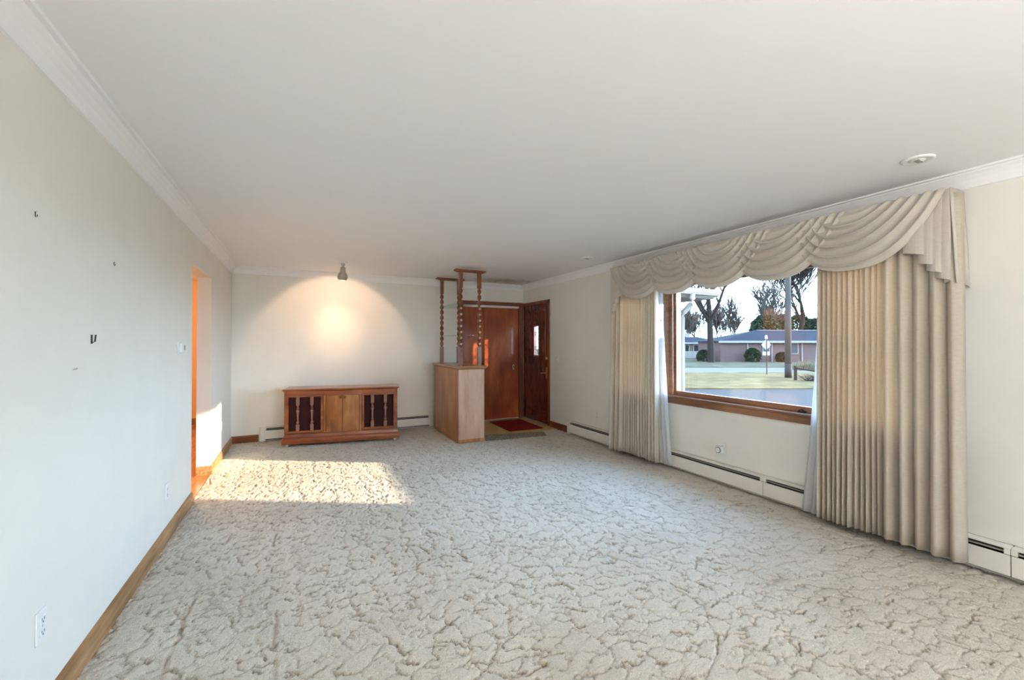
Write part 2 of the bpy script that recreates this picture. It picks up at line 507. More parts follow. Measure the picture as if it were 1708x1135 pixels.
def make_carpet():
    ys = [YB, -2.0, -1.0, 0.0, 0.4]
    y = 0.5
    while y < YF + 0.02:
        ys.append(y); y += min(max(0.0045, 0.0037 * y), 0.016)
    ys[-1] = YF
    ys = np.array(ys)
    xs = np.linspace(XL, XR, 650)
    gx, gy = np.meshgrid(xs, ys)
    wx = (vnoise(gx / 0.042, gy / 0.042, 1) - 0.5) * 0.066 + (vnoise(gx / 0.019, gy / 0.019, 2) - 0.5) * 0.018
    wy = (vnoise(gx / 0.042, gy / 0.042, 3) - 0.5) * 0.066 + (vnoise(gx / 0.019, gy / 0.019, 4) - 0.5) * 0.018
    f1, f2 = cells((gx + wx) / 0.135, (gy + wy) / 0.095, 5)
    e = f2 - f1
    keep = np.clip((vnoise(gx / 0.10, gy / 0.08, 6) - 0.20) / 0.22, 0, 1)
    ex, ey = np.gradient(e, xs, axis=1), np.gradient(e, ys, axis=0)
    ed = np.abs(ey * 0.89 + ex * 0.45); er = np.abs(ex * 0.89 - ey * 0.45)
    keep = keep * (0.12 + 0.88 * np.clip(1.5 * ed / (ed + er + 1e-6) - 0.25, 0, 1))
    puff = np.clip(e / 0.55, 0, 1) ** 0.5
    g = np.clip(1.25 - e / 0.085, 0, 1) * keep
    z = -0.010 * g + 0.0055 * (puff - 1)
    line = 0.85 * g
    # scalloped outlines of the puffs: short wavy cuts in the pile, in staggered rows
    rs = np.random.RandomState(11)
    groove = np.zeros_like(z)
    cr, cd = 0.19, 0.12
    ca, sa = math.cos(-0.4678), math.sin(-0.4678)
    for jr in range(-30, 70):
        for ir in range(-30, 60):
            a = (ir + 0.5 * (jr % 2) + rs.uniform(-0.33, 0.33)) * cr
            b_ = (jr + rs.uniform(-0.36, 0.36)) * cd
            L = rs.uniform(0.04, 0.11); tilt = rs.normal(0, 0.6); nk = rs.choice([1, 2, 2, 3]); amp_ = rs.uniform(0.008, 0.020)
            w_ = rs.uniform(0.0045, 0.007); dep = rs.uniform(0.35, 0.9); sg = rs.choice([-1, 1], p=[0.35, 0.65]); ph_ = rs.uniform(0, 0.5)
            cx_, cy_ = a * ca - b_ * sa, a * sa + b_ * ca
            if not (XL - 0.1 < cx_ < XR + 0.1 and 0.45 < cy_ < YF + 0.1): continue
            i0, i1 = np.searchsorted(xs, [cx_ - 0.11, cx_ + 0.11]); j0, j1 = np.searchsorted(ys, [cy_ - 0.11, cy_ + 0.11])
            if i1 <= i0 or j1 <= j0: continue
            u = np.linspace(-0.5, 0.5, 9)
            px_ = u * L
            py_ = sg * amp_ * (np.abs(np.sin(np.pi * (nk * (u + 0.5) + ph_))) - 0.6) + tilt * px_
            wx_ = cx_ + px_ * ca - py_ * sa; wy_ = cy_ + px_ * sa + py_ * ca
            sx, sy = gx[j0:j1, i0:i1], gy[j0:j1, i0:i1]
            dmin = np.full(sx.shape, 9.0)
            for k in range(8):
                dmin = np.minimum(dmin, segdist(sx, sy, (wx_[k], wy_[k]), (wx_[k + 1], wy_[k + 1])))
            q = np.clip(1.25 - dmin / w_, 0, 1) * dep
            groove[j0:j1, i0:i1] = np.maximum(groove[j0:j1, i0:i1], q)
    z -= 0.011 * groove
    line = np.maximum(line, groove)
    # furniture dents and the cut seams of a mended patch
    for p, q, w in [((-0.506, 2.0), (-0.50, 2.81), 0.013), ((-0.075, 1.5), (-0.10, 2.49), 0.013), ((-0.154, 3.31), (-0.144, 3.51), 0.012),
                    ((-0.45, 3.45), (-0.43, 3.63), 0.010), ((2.826, 2.944), (3.356, 2.859), 0.007), ((3.356, 2.859), (3.363, 2.379), 0.006),
                    ((3.363, 2.379), (2.784, 2.415), 0.007), ((2.784, 2.415), (2.826, 2.944), 0.007), ((-0.30, 6.02), (-0.28, 6.28), 0.014),
                    ((-0.62, 6.28), (-0.30, 6.28), 0.008)]:
        d = segdist(gx + wx * 0.22, gy + wy * 0.22, p, q)
        k = np.clip(1 - d / w, 0, 1) * np.clip(vnoise(gx / 0.08, gy / 0.08, 9) * 1.5, 0.25, 1)
        z -= 0.009 * k
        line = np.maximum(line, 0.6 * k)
    rng = np.random.RandomState(3)
    z += rng.normal(0, 0.0013, z.shape) * (gy > 0.45)
    z = np.minimum(z, 0.002)
    ny, nx = gx.shape
    co = np.stack([gx, gy, z], -1).reshape(-1, 3).astype(np.float32)
    idx = np.arange(ny * nx).reshape(ny, nx)
    q = np.stack([idx[:-1, :-1], idx[:-1, 1:], idx[1:, 1:], idx[1:, :-1]], -1).reshape(-1, 4)
    me = bpy.data.meshes.new('floor')
    me.vertices.add(len(co)); me.vertices.foreach_set('co', co.ravel())
    me.loops.add(q.size); me.loops.foreach_set('vertex_index', q.ravel().astype(np.int32))
    me.polygons.add(len(q)); me.polygons.foreach_set('loop_start', (np.arange(len(q)) * 4).astype(np.int32))
    me.polygons.foreach_set('use_smooth', np.ones(len(q), dtype=bool))
    me.update(calc_edges=True)
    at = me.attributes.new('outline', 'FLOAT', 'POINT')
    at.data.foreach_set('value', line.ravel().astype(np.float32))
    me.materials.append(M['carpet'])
    o = bpy.data.objects.new('floor', me)
    COL.objects.link(o)
    tag(o, 'beige sculpted carpet covering the whole living room floor', 'carpet', kind='structure')


make_carpet()
struct('floor_slab', MB().box(XL - 0.12, XR + 0.15, YB - 0.15, YF + 0.9, -0.2, -0.03), M['vinyl'], 'bare sub floor beneath the carpet', 'floor')
struct('floor_entry', MB().box(2.345, XR - 0.001, 5.72, YF, -0.03, 0.006), M['vinyl'], 'ochre entry floor in front of the closet doors', 'floor')

OP0, OP1, OPZ = 4.495, 5.385, 2.065          # hall opening in the left wall
LT = 0.123
struct('wall_left', MB().box(XL - LT, XL, YB, OP0, -0.05, ZC).box(XL - LT, XL, OP1, YF + 0.1, -0.05, ZC).box(XL - LT, XL, OP0, OP1, OPZ, ZC),
       M['wall'], 'long cream left wall with an open doorway to the hall', 'wall')
CX0, CX1, CZ = 2.535, 3.632, 2.055           # closet opening
struct('wall_far', MB().box(XL, CX0, YF, YF + 0.11, -0.05, ZC).box(CX1, XR + 0.15, YF, YF + 0.11, -0.05, ZC).box(CX0, CX1, YF, YF + 0.11, CZ, ZC),
       M['wall'], 'cream far wall behind the console, with the closet opening', 'wall')
WY0, WY1, WZ0, WZ1 = 1.165, 4.075, 0.80, 2.08  # picture window opening
DY0, DY1, DZ = 6.02, 6.86, 2.05              # front door opening
WT = 0.16
struct('wall_right', MB()
       .box(XR, XR + WT, YB - 0.15, WY0, -0.05, ZC).box(XR, XR + WT, WY0, WY1, -0.05, WZ0 - 0.02).box(XR, XR + WT, WY0, WY1, WZ1, ZC)
       .box(XR, XR + WT, WY1, DY0, -0.05, ZC).box(XR, XR + WT, DY0, DY1, DZ, ZC).box(XR, XR + WT, DY1, YF + 0.1, -0.05, ZC),
       M['wall'], 'cream right wall with the picture window and front door', 'wall')
RX0, RX1 = 2.0, 3.3
struct('wall_rear', MB().box(XL - LT, RX0, YB - 0.15, YB, -0.05, ZC).box(RX1, XR, YB - 0.15, YB, -0.05, ZC)
       .box(RX0, RX1, YB - 0.15, YB, 2.15, ZC).box(RX0, RX1, YB - 0.15, YB, -0.05, 0.75),
       M['wall'], 'cream rear wall behind the viewer with an added window opening', 'wall')
struct('ceiling', MB().box(XL - LT, XR + WT, YB - 0.15, YF + 0.1, ZC, ZC + 0.12), M['ceiling_stained'], 'smooth white plaster ceiling of the living room', 'ceiling')
struct('roof_slab', MB().box(-2.6, XR + 0.55, YB - 0.6, 9.4, ZC + 0.14, ZC + 0.3), M['roof'], 'low roof over the house with short eaves', 'roof')

# cove moulding, mitred at the corners
cov = [(0.0, -0.103), (0.012, -0.100), (0.018, -0.080), (0.030, -0.055), (0.048, -0.033), (0.064, -0.020), (0.066, -0.013), (0.084, -0.011), (0.088, 0.0)]


def cove(name, a, b_, nrm, label):
    a, b_, nrm = Vector((*a, 0)), Vector((*b_, 0)), Vector((*nrm, 0))
    t = (b_ - a).normalized()
    mb = MB()
    rows = [[a + nrm * d + t * d + Vector((0, 0, ZC + h)) for d, h in cov], [b_ + nrm * d - t * d + Vector((0, 0, ZC + h)) for d, h in cov]]
    # back corner closes the solid
    k = len(cov)
    vs_ = rows[0] + [a + Vector((0, 0, ZC))] + rows[1] + [b_ + Vector((0, 0, ZC))]
    n = k + 1
    fs = [(i, (i + 1) % n, (i + 1) % n + n, i + n) for i in range(n)] + [tuple(range(n)), tuple(range(n, 2 * n))]
    mb.add(vs_, fs)
    return struct(name, mb, M['ceiling'], label, 'moulding')


cove('trim_1', (XL, YB), (XL, YF), (1, 0), 'white cove moulding along the top of the left wall')
cove('trim_2', (XL, YF), (XR, YF), (0, -1), 'white cove moulding along the top of the far wall')
cove('trim_3', (XR, YF), (XR, YB), (-1, 0), 'white cove moulding along the top of the right wall')

# baseboards
bprof = [(0, 0), (0.016, 0), (0.016, 0.075), (0.010, 0.090), (0.004, 0.097), (0, 0.098)]


def baseboard(name, axis, wall, sgn, a, b_, mat, label, h=1.0):
    poly = [(wall + sgn * d, -0.02 + (z + 0.02) * h if z else -0.02) for d, z in bprof]
    return struct(name, MB().prism(poly, axis, a, b_), mat, label, 'baseboard')


baseboard('baseboard_left', 'y', XL, 1, YB, OP0, M['oak'], 'oak baseboard along the left wall before the hall opening')
baseboard('baseboard_left_end', 'y', XL, 1, OP1, YF, M['oak'], 'short oak baseboard on the left wall past the hall opening')
struct('baseboard_jamb', MB().box(XL - LT, XL + 0.012, OP1 - 0.014, OP1, -0.02, 0.095), M['oak'], 'oak baseboard across the end of the hall opening', 'baseboard')
baseboard('baseboard_far', 'x', YF, -1, XL, -0.50, M['red_base'], 'short red brown baseboard in the far left corner')
baseboard('baseboard_right', 'y', XR, -1, 5.40, 5.95, M['red_base'], 'short red brown baseboard between front door and heater')

# hall beyond the opening
struct('wall_hall', MB().box(-2.3, -2.2, 3.0, 9.0, -0.05, ZC).box(-2.3, XL - LT, 8.85, 8.95, -0.05, ZC).box(-2.3, XL - LT, 2.9, 3.0, -0.05, ZC)
       .box(XL - LT - 0.02, XL - LT, YF + 0.1, 8.9, -0.05, ZC), M['hall_wall'], 'peach hall walls glimpsed through the left opening', 'wall')
struct('ceiling_hall', MB().box(-2.3, XL - LT, 2.9, 8.95, ZC, ZC + 0.1), M['ceiling'], 'hall ceiling past the left opening', 'ceiling')
hf = thing('floor_hall', 'orange brown wood floor of the hall past the left opening', 'floor', (-1.5, 5.9, -0.03), kind='structure')
pl = None
k = 0
for i in range(10):
    x0 = -2.2 + i * 0.1375
    for j in range(3):
        y0 = 3.0 + j * 2.0 + (i % 3) * 0.5 - 0.5
        a, b_ = max(3.0, y0), min(8.85, y0 + 1.994)
        if b_ - a < 0.2: continue
        MB().box(x0, x0 + 0.1355, a, b_, -0.03, 0.0).build('plank', M['hall_floor'], hf)
struct('baseboard_hall', MB().box(-2.2, XL - LT, 8.836, 8.85, -0.02, 0.10), M['oak'], 'oak baseboard at the far end of the hall', 'baseboard')
hl = thing('hall_ceiling_lamp', 'warm round ceiling lamp in the hall past the left opening', 'lamp', (-1.55, 6.4, ZC - 0.12))
MB().lathe(-1.55, 6.4, [(0.14, ZC - 0.02), (0.14, ZC)], 20).build('mount_plate', M['brass'], hl, smooth=False)
MB().lathe(-1.55, 6.4, [(0.02, ZC - 0.115), (0.07, ZC - 0.105), (0.115, ZC - 0.075), (0.132, ZC - 0.02)], 20).build('lamp_shade', emit('warm_glass_glow', (1.0, 0.62, 0.32), 6.0), hl, smooth=True)
ld = bpy.data.lights.new('hall_bulb', 'POINT'); ld.energy = 70; ld.color = (1.0, 0.50, 0.20); ld.shadow_soft_size = 0.12
lo = bpy.data.objects.new('hall_bulb', ld); COL.objects.link(lo); lo.parent = hl; lo.location = (0, 0, -0.08)

# ================================================================= CLOSET + FRONT DOOR
struct('closet_box', MB().box(CX0 - 0.1, CX0 - 0.05, YF + 0.11, YF + 0.75, -0.03, ZC).box(CX1 + 0.05, CX1 + 0.1, YF + 0.11, YF + 0.75, -0.03, ZC)
       .box(CX0 - 0.1, CX1 + 0.1, YF + 0.72, YF + 0.77, -0.03, ZC), M['wall'], 'closet interior hidden behind the sliding doors', 'wall')
struct('trim_4', MB().box(CX0 - 0.065, CX0, YF - 0.016, YF + 0.09, 0, CZ + 0.065).box(CX1, XR - 0.001, YF - 0.016, YF + 0.09, 0, CZ + 0.065)
       .box(CX0 - 0.065, XR - 0.001, YF - 0.018, YF + 0.02, CZ, CZ + 0.068), M['trim_wood'], 'mahogany casing around the closet opening', 'trim', bevel=0.004)
struct('trim_5', MB().box(CX0, CX1, YF + 0.005, YF + 0.095, CZ - 0.035, CZ).box(CX0, CX1, YF + 0.015, YF + 0.08, 0.006, 0.014),
       M['white'], 'white sliding door track at top and bottom of the closet', 'track')
d2 = struct('door_2', MB().box(2.945, CX1 - 0.003, YF + 0.018, YF + 0.046, 0.016, CZ - 0.02), M['closet_door'],
            'glossy dark red closet door on the right, with a flush pull', 'door', bevel=0.003)
pl_ = MB().box(3.507, 3.535, YF + 0.0145, YF + 0.0185, 0.90, 0.985).build('flush_pull', M['steel'], d2, bevel=0.002)
MB().box(3.513, 3.529, YF + 0.013, YF + 0.016, 0.915, 0.97).build('pull_recess', M['dark'], pl_)
d3 = struct('door_3', MB().box(CX0 + 0.003, 3.02, YF + 0.054, YF + 0.082, 0.016, CZ - 0.02), M['closet_door'],
            'amber lit closet door on the left, seen behind the turned posts', 'door', bevel=0.003)
pl_ = MB().box(2.575, 2.603, YF + 0.0505, YF + 0.0545, 0.90, 0.985).build('flush_pull', M['steel'], d3, bevel=0.002)

# front door
struct('trim_6', MB().box(XR - 0.016, XR + 0.12, DY0 - 0.065, DY0, 0, DZ + 0.06).box(XR - 0.016, XR + 0.12, DY1, YF - 0.02, 0, DZ + 0.06)
       .box(XR - 0.016, XR + 0.12, DY0 - 0.065, YF - 0.02, DZ, DZ + 0.062), M['trim_wood'], 'mahogany casing around the front door', 'trim', bevel=0.004)
struct('trim_7', MB().box(XR - 0.03, XR + 0.14, DY0, DY1, -0.02, 0.018).box(XR - 0.025, XR - 0.005, DY0, DY1, 0.018, 0.026), M['steel'],
       'metal threshold strip under the front door', 'threshold', bevel=0.003)
fd = thing('door_1', 'dark mahogany front door with raised panels and a narrow glass light', 'door', (XR + 0.03, 6.44, 0.028), kind='structure')
LY0, LY1, LZ0, LZ1 = 6.345, 6.50, 1.165, 1.675
dx0, dx1 = XR + 0.012, XR + 0.052
a0, a1 = DY0 + 0.004, DY1 - 0.004
slab = MB().box(dx0, dx1, a0 - 0.003, LY0, 0.019, DZ - 0.001).box(dx0, dx1, LY1, a1 + 0.003, 0.019, DZ - 0.001)
slab.box(dx0, dx1, LY0, LY1, 0.019, LZ0).box(dx0, dx1, LY0, LY1, LZ1, DZ - 0.004)
slab.build('door_slab', M['mahogany'], fd)


def raised(y0, y1, z0, z1):
    e = 0.022
    mb = MB()
    xs_ = [dx0 + 0.001, dx0 - 0.008]
    mb.add([(xs_[0], y0, z0), (xs_[0], y1, z0), (xs_[0], y1, z1), (xs_[0], y0, z1),
            (xs_[1], y0 + e, z0 + e), (xs_[1], y1 - e, z0 + e), (xs_[1], y1 - e, z1 - e), (xs_[1], y0 + e, z1 - e)],
           [(0, 1, 2, 3), (4, 7, 6, 5), (0, 4, 5, 1), (1, 5, 6, 2), (2, 6, 7, 3), (3, 7, 4, 0)])
    mb.build('raised_panel', M['mahogany'], fd)


for i in range(3):
    y0 = a0 + 0.085 + i * 0.225
    raised(y0, y0 + 0.195, 0.20, 1.03)
for i in range(3):
    y0 = a0 + 0.085 + i * 0.225
    if i == 1:
        raised(y0, y0 + 0.195, 1.74, 1.95)
    else:
        raised(y0, y0 + 0.195, 1.13, 1.95)
fr = MB().box(dx0 - 0.010, dx0 + 0.002, LY0 - 0.022, LY0 + 0.004, LZ0 - 0.022, LZ1 + 0.022).box(dx0 - 0.010, dx0 + 0.002, LY1 - 0.004, LY1 + 0.022, LZ0 - 0.022, LZ1 + 0.022)
fr.box(dx0 - 0.010, dx0 + 0.002, LY0, LY1, LZ0 - 0.022, LZ0 + 0.004).box(dx0 - 0.010, dx0 + 0.002, LY0, LY1, LZ1 - 0.004, LZ1 + 0.022)
fr = fr.build('light_frame', M['trim_wood'], fd)
pane = MB().box(XR + 0.030, XR + 0.034, LY0, LY1, LZ0, LZ1).build('pane', M['glass'], fd)
cm = MB()
for j in range(4):
    zc_ = LZ0 + 0.065 + j * 0.127
    ph = 1 if j % 2 else -1
    cm.tube([(XR + 0.032, LY0 + 0.155 * t, zc_ + ph * 0.05 * math.sin(math.pi * 1.6 * t + 0.4)) for t in np.linspace(0, 1, 9)], 0.005, 6)
    cm.tube([(XR + 0.032, (LY0 + LY1) / 2 + 0.045 * math.cos(q), zc_ + 0.055 + 0.038 * math.sin(q)) for q in np.linspace(0.3, 4.6, 9)], 0.0045, 6)
cm.build('lead_came', M['lead'], pane)
for zc_ in (0.28, 1.06, 1.80):
    MB().box(XR - 0.006, XR + 0.013, DY1 - 0.012, DY1 + 0.012, zc_ - 0.05, zc_ + 0.05).build('hinge', M['black'], fd, bevel=0.002)
ph_ = MB().box(dx0 - 0.006, dx0 + 0.001, DY0 + 0.045, DY0 + 0.085, 0.78, 0.97).build('handle_plate', M['brass'], fd, bevel=0.002)
MB().tube([(dx0, DY0 + 0.065, 0.875), (dx0 - 0.045, DY0 + 0.065, 0.875), (dx0 - 0.05, DY0 + 0.09, 0.875), (dx0 - 0.048, DY0 + 0.185, 0.867)], [0.011, 0.011, 0.010, 0.008], 10).build('door_lever', M['brass'], fd, smooth=True)
MB().lathe(0, DY0 + 0.065, [(0.026, dx0 + 0.001), (0.026, dx0 - 0.010), (0.018, dx0 - 0.014), (0.009, dx0 - 0.022)], 16, 'x', 1.125).build('deadbolt', M['brass'], fd)

# mats
tag(MB().add([(2.955, 6.735, 0.007), (3.555, 6.70, 0.007), (3.515, 5.835, 0.007), (2.92, 5.87, 0.007), (2.955, 6.735, 0.017), (3.555, 6.70, 0.017), (3.515, 5.835, 0.017), (2.92, 5.87, 0.017)],
             [(0, 1, 2, 3), (4, 7, 6, 5), (0, 4, 5, 1), (1, 5, 6, 2), (2, 6, 7, 3), (3, 7, 4, 0)]).build('door_mat', M['red_mat'], bevel=0.003),
    'dark red door mat on the entry floor', 'door mat')
tag(MB().add([(2.36, 5.80, 0.008), (3.39, 5.62, 0.008), (3.29, 5.37, 0.003), (2.36, 5.47, 0.003), (2.36, 5.80, 0.014), (3.39, 5.62, 0.014), (3.29, 5.37, 0.009), (2.36, 5.47, 0.009)],
             [(0, 1, 2, 3), (4, 7, 6, 5), (0, 4, 5, 1), (1, 5, 6, 2), (2, 6, 7, 3), (3, 7, 4, 0)]).build('floor_runner', M['runner'], bevel=0.001),
    'grey patterned plastic runner between the divider and the carpet', 'runner')

# ================================================================= PICTURE WINDOW
win = thing('window_1', 'wide wooden picture window with a side sash at each end', 'window', (XR, 2.62, WZ0), kind='structure')
fx0, fx1 = XR - 0.004, XR + 0.12
MB().box(fx0, fx1, WY1 - 0.055, WY1, WZ0, WZ1).build('jamb', M['win_wood'], win)
MB().box(fx0, fx1, WY0, WY0 + 0.055, WZ0, WZ1).build('jamb', M['win_wood'], win)
MB().box(fx0, fx1, WY0, WY1, 2.026, WZ1).build('head', M['win_wood'], win)
for y0, y1 in ((3.388, 3.518), (1.722, 1.852)):
    m_ = MB().box(fx0, fx1, y0, y1, WZ0, 2.026).build('mullion', M['win_wood'], win, bevel=0.003)
    ym = (y0 + y1) / 2
    MB().box(fx0 - 0.010, fx0, ym - 0.022, ym + 0.022, WZ0, 2.026).build('mullion_bead', M['win_wood'], m_, bevel=0.003)
MB().box(XR - 0.045, fx1, WY0 - 0.02, WY1 + 0.02, WZ0 - 0.022, WZ0).build('stool', M['win_wood'], win, bevel=0.004)
MB().box(XR - 0.016, XR, WY0 - 0.02, WY1 + 0.02, 0.712, WZ0 - 0.022).build('apron', M['win_wood'], win, bevel=0.003)
MB().box(XR - 0.014, XR, WY0 - 0.03, WY0 + 0.01, WZ0, WZ1 + 0.05).build('casing', M['win_wood'], win)
MB().box(XR - 0.014, XR, WY1 - 0.01, WY1 + 0.03, WZ0, WZ1 + 0.05).build('casing', M['win_wood'], win)
MB().box(XR - 0.014, XR, WY0 - 0.03, WY1 + 0.03, WZ1 - 0.01, WZ1 + 0.06).build('casing', M['win_wood'], win)


def sash(y0, y1, z0, z1, x0, x1, w, mat, parent=win, rail=None):
    rail = rail or w * 1.1
    s = MB().box(x0, x1, y0, y0 + w, z0, z1).box(x0, x1, y1 - w, y1, z0, z1).box(x0, x1, y0 + w, y1 - w, z0, z0 + rail).box(x0, x1, y0 + w, y1 - w, z1 - w, z1)
    o = s.build('sash', mat, parent, bevel=0.002)
    xm = (x0 + x1) / 2
    MB().box(xm - 0.002, xm + 0.002, y0 + w, y1 - w, z0 + rail, z1 - w).build('pane', M['glass'], o)
    return o


pic = sash(1.852, 3.388, WZ0, 2.026, XR + 0.03, XR + 0.07, 0.024, M['win_wood'], win, 0.05)
MB().box(XR + 0.125, XR + 0.15, 1.80, 1.86, WZ0, 2.03).box(XR + 0.125, XR + 0.15, 3.405, 3.44, WZ0, 2.03).build('storm_frame', M['ext_white'], win)
for y0, y1 in ((3.518, 4.02), (1.22, 1.722)):
    sash(y0, y1, WZ0, 1.42, XR + 0.03, XR + 0.06, 0.04, M['win_wood'])
    sash(y0, y1, 1.39, 2.026, XR + 0.062, XR + 0.092, 0.04, M['win_wood'])
    MB().box(XR + 0.10, XR + 0.11, y0, y1, 1.16, 1.175).box(XR + 0.10, XR + 0.11, y0, y1, 1.64, 1.655).build('storm_bar', M['black'], win)
lk = MB().box(XR + 0.012, XR + 0.03, 2.02, 2.08, WZ0 + 0.001, WZ0 + 0.012).tube([(XR + 0.02, 2.03, WZ0 + 0.012), (XR + 0.02, 2.05, WZ0 + 0.03), (XR + 0.02, 2.075, WZ0 + 0.012)], 0.004, 6)
lk.build('sash_latch', M['black'], win)

# unseen rear window, added to let in extra sky light
w3 = thing('fill_window', 'unseen two pane window added behind the viewer for extra light', 'window', (2.65, YB, 0.75), kind='structure')
for x0, x1 in ((RX0, 2.65), (2.65, RX1)):
    s = MB().box(x0, x0 + 0.05, YB - 0.1, YB - 0.05, 0.75, 2.15).box(x1 - 0.05, x1, YB - 0.1, YB - 0.05, 0.75, 2.15).box(x0, x1, YB - 0.1, YB - 0.05, 0.75, 0.82).box(x0, x1, YB - 0.1, YB - 0.05, 2.09, 2.15).build('sash', M['white'], w3)
    MB().box(x0 + 0.05, x1 - 0.05, YB - 0.077, YB - 0.073, 0.82, 2.09).build('pane', M['glass'], s)

# ================================================================= VALANCE, DRAPES, SHEERS
YC = 2.62
VT = 2.318
val = thing('swag_valance', 'beige swag valance with cascading tails across the top of the window', 'valance', (3.55, YC, 1.74))
MB().box(3.512, XR - 0.001, 1.082, 2 * YC - 1.082, VT - 0.02, VT - 0.002).build('valance_board', M['swag'], val)


def swag(yc, w, drop, layer, flip):
    n_s, n_t = 49, 90
    rows = []
    x_b = 3.478 - layer * 0.013
    for j in range(n_t):
        t = j / (n_t - 1)
        hw = w / 2 * (0.16 + 0.84 * t ** 0.85)
        dr = drop * t ** 0.92
        row = []
        for i in range(n_s):
            s = -1 + 2 * i / (n_s - 1)
            sh = 1 - abs(s) ** 2.6
            ph = 2 * math.pi * 6.0 * (t ** 0.95) + 0.5 * flip * s
            wv = 0.5 - 0.5 * math.cos(ph)
            wv = wv ** 1.2
            env = 0.35 + 0.65 * (1 - s * s)
            amp = 0.052 * min(1, t * 3.5) * (1 - 0.72 * max(0, t - 0.86) / 0.14)
            z = VT - 0.001 - dr * sh - 0.016 * amp / 0.052 * math.sin(ph) * env * min(1, t * 2)
            y = yc + hw * s + flip * 0.05 * math.sin(math.pi * t) * (1 - s * s)
            x = x_b - wv * amp * env - 0.030 * math.sin(math.pi * min(1, t)) ** 0.7 * (1 - s * s)
            row.append((x, y, z))
        rows.append(row)
    MB().grid(rows).build('swag', M['swag'], val, smooth=True, solid=0.004)


for yc, ly, fl in ((YC, 2, 0.0), (YC + 0.525, 1, -1), (YC - 0.525, 1, 1), (YC + 1.045, 0, -1), (YC - 1.045, 0, 1)):
    swag(yc, 0.985, 0.424, ly, fl)


def cascade(mir):
    Yf = (lambda y: 2 * YC - y) if mir else (lambda y: y)
    root = None
    edges = [1.187, 1.148, 1.111, 1.076]
    left = [1.292, 1.222, 1.182, 1.145]
    zb = [(1.962, 1.935), (1.885, 1.868), (1.835, 1.814), (1.785, 1.766)]
    ret = MB()
    # return panel round the corner of the board, with a soft curve
    rows = []
    for i in range(9):
        u = i / 8
        x = 3.500 + (XR - 0.012 - 3.500) * u
        off = 0.012 * math.sin(math.pi * u)
        rows.append([(x + 0.018 * k, Yf(1.074 - off - 0.02 * k), VT + (1.742 - 0.02 * u - VT) * k) for k in (0, 0.25, 0.5, 0.75, 1.0)])
    root = MB().grid(rows).build('cascade_return', M['swag'], val, smooth=True, solid=0.004)
    for k in range(4):
        yl, yr = left[k], edges[k]
        xf = 3.500 - 0.007 * (3 - k)
        rows = []
        for j in range(9):
            t = j / 8
            row = []
            for i in range(7):
                u = i / 6
                zbot = zb[k][0] + (zb[k][1] - zb[k][0]) * u
                y = yl + (yr - yl) * u
                x = xf + 0.016 * (1 - u) ** 1.5 - 0.010 * t * math.sin(math.pi * u) - (0.006 * t)
                row.append((x, Yf(y), VT - 0.004 + (zbot - VT) * t))
            # folded-back hem at the outer edge
            row.append((xf + 0.014, Yf(yr - 0.001), VT - 0.004 + (zb[k][1] - 0.004 - VT) * t))
            row.append((xf + 0.018, Yf(yr + 0.03), VT - 0.004 + (zb[k][1] - 0.016 - VT) * t))
            rows.append(row)
        MB().grid(rows).build('cascade_pleat', M['swag'], root, smooth=False, solid=0.003)


cascade(False)
cascade(True)


def curtain(name, mat, ys, x0, amp, ztop, zbot, label, cat, flare, bot_shift=0.0, sharp=0.75, seed=1, lean=0.0):
    """ys = list of pleat boundaries along the wall; each pleat bulges into the room"""
    rnd = random.Random(seed)
    prof = []
    y_lo, y_hi = min(ys), max(ys)
    for a, b_ in zip(ys[:-1], ys[1:]):
        am = amp(abs(b_ - a)) * rnd.uniform(0.85, 1.15)
        for i in range(10):
            u = i / 10
            prof.append((a + (b_ - a) * (u + 0.055 * math.sin(2 * math.pi * u)), -am * (math.sin(math.pi * u) ** sharp)))
    prof.append((ys[-1], 0))
    nz = 26
    rows = []
    ph = [rnd.uniform(-1, 1) for _ in range(8)]
    for j in range(nz):
        t = j / (nz - 1)
        z = ztop + (zbot - ztop) * t
        row = []
        for (y, d) in prof:
            u = (y - y_lo) / (y_hi - y_lo)
            yy = y + flare * (t ** 1.6) * (u - 0.5) * 2 + bot_shift * t ** 1.5 * (1 - u if bot_shift < 0 else u)
            wob = 0.006 * math.sin(9 * u + 3 * t + ph[0]) * t + 0.003 * math.sin(31 * u + ph[1])
            row.append((x0 + d * (0.72 + 0.36 * t) + wob - lean * t ** 1.4, yy + 0.004 * math.sin(23 * u + 2.5 * t + ph[2]) * t, z + 0.008 * math.sin(5 * u + ph[3]) * t))
        rows.append(row)
    o = MB().grid(rows).build(name, mat, smooth=True, solid=0.0025)
    return tag(o, label, cat)


def lin(a, b_, n): return [a + (b_ - a) * i / n for i in range(n + 1)]


amp_d = lambda w: 0.034 + 0.62 * w
curtain('drape_panel', M['drape'], lin(1.035, 1.43, 5) + lin(1.43, 1.835, 12)[1:], 3.578, amp_d, 2.29, 0.066,
        'beige pleated drape right of the window, sun glowing through it', 'curtain', 0.006, 0, 0.6, 3)
curtain('drape_panel', M['drape'], lin(3.47, 3.98, 13) + lin(3.98, 4.205, 3)[1:], 3.578, amp_d, 2.29, 0.056,
        'beige pleated drape left of the window, beside the far heater', 'curtain', 0.022, 0, 0.6, 4)
amp_s = lambda w: 0.018 + 0.2 * w
curtain('sheer_panel', M['sheer'], lin(1.08, 1.845, 16), 3.640, amp_s, 2.27, 0.050,
        'white sheer curtain behind the right drape', 'curtain', 0.0, 0.135, 1.0, 5, 0.022)
curtain('sheer_panel', M['sheer'], lin(3.465, 4.16, 16), 3.640, amp_s, 2.27, 0.050,
        'white sheer curtain flaring out behind the left drape', 'curtain', 0.0, -0.15, 1.0, 6, 0.02)


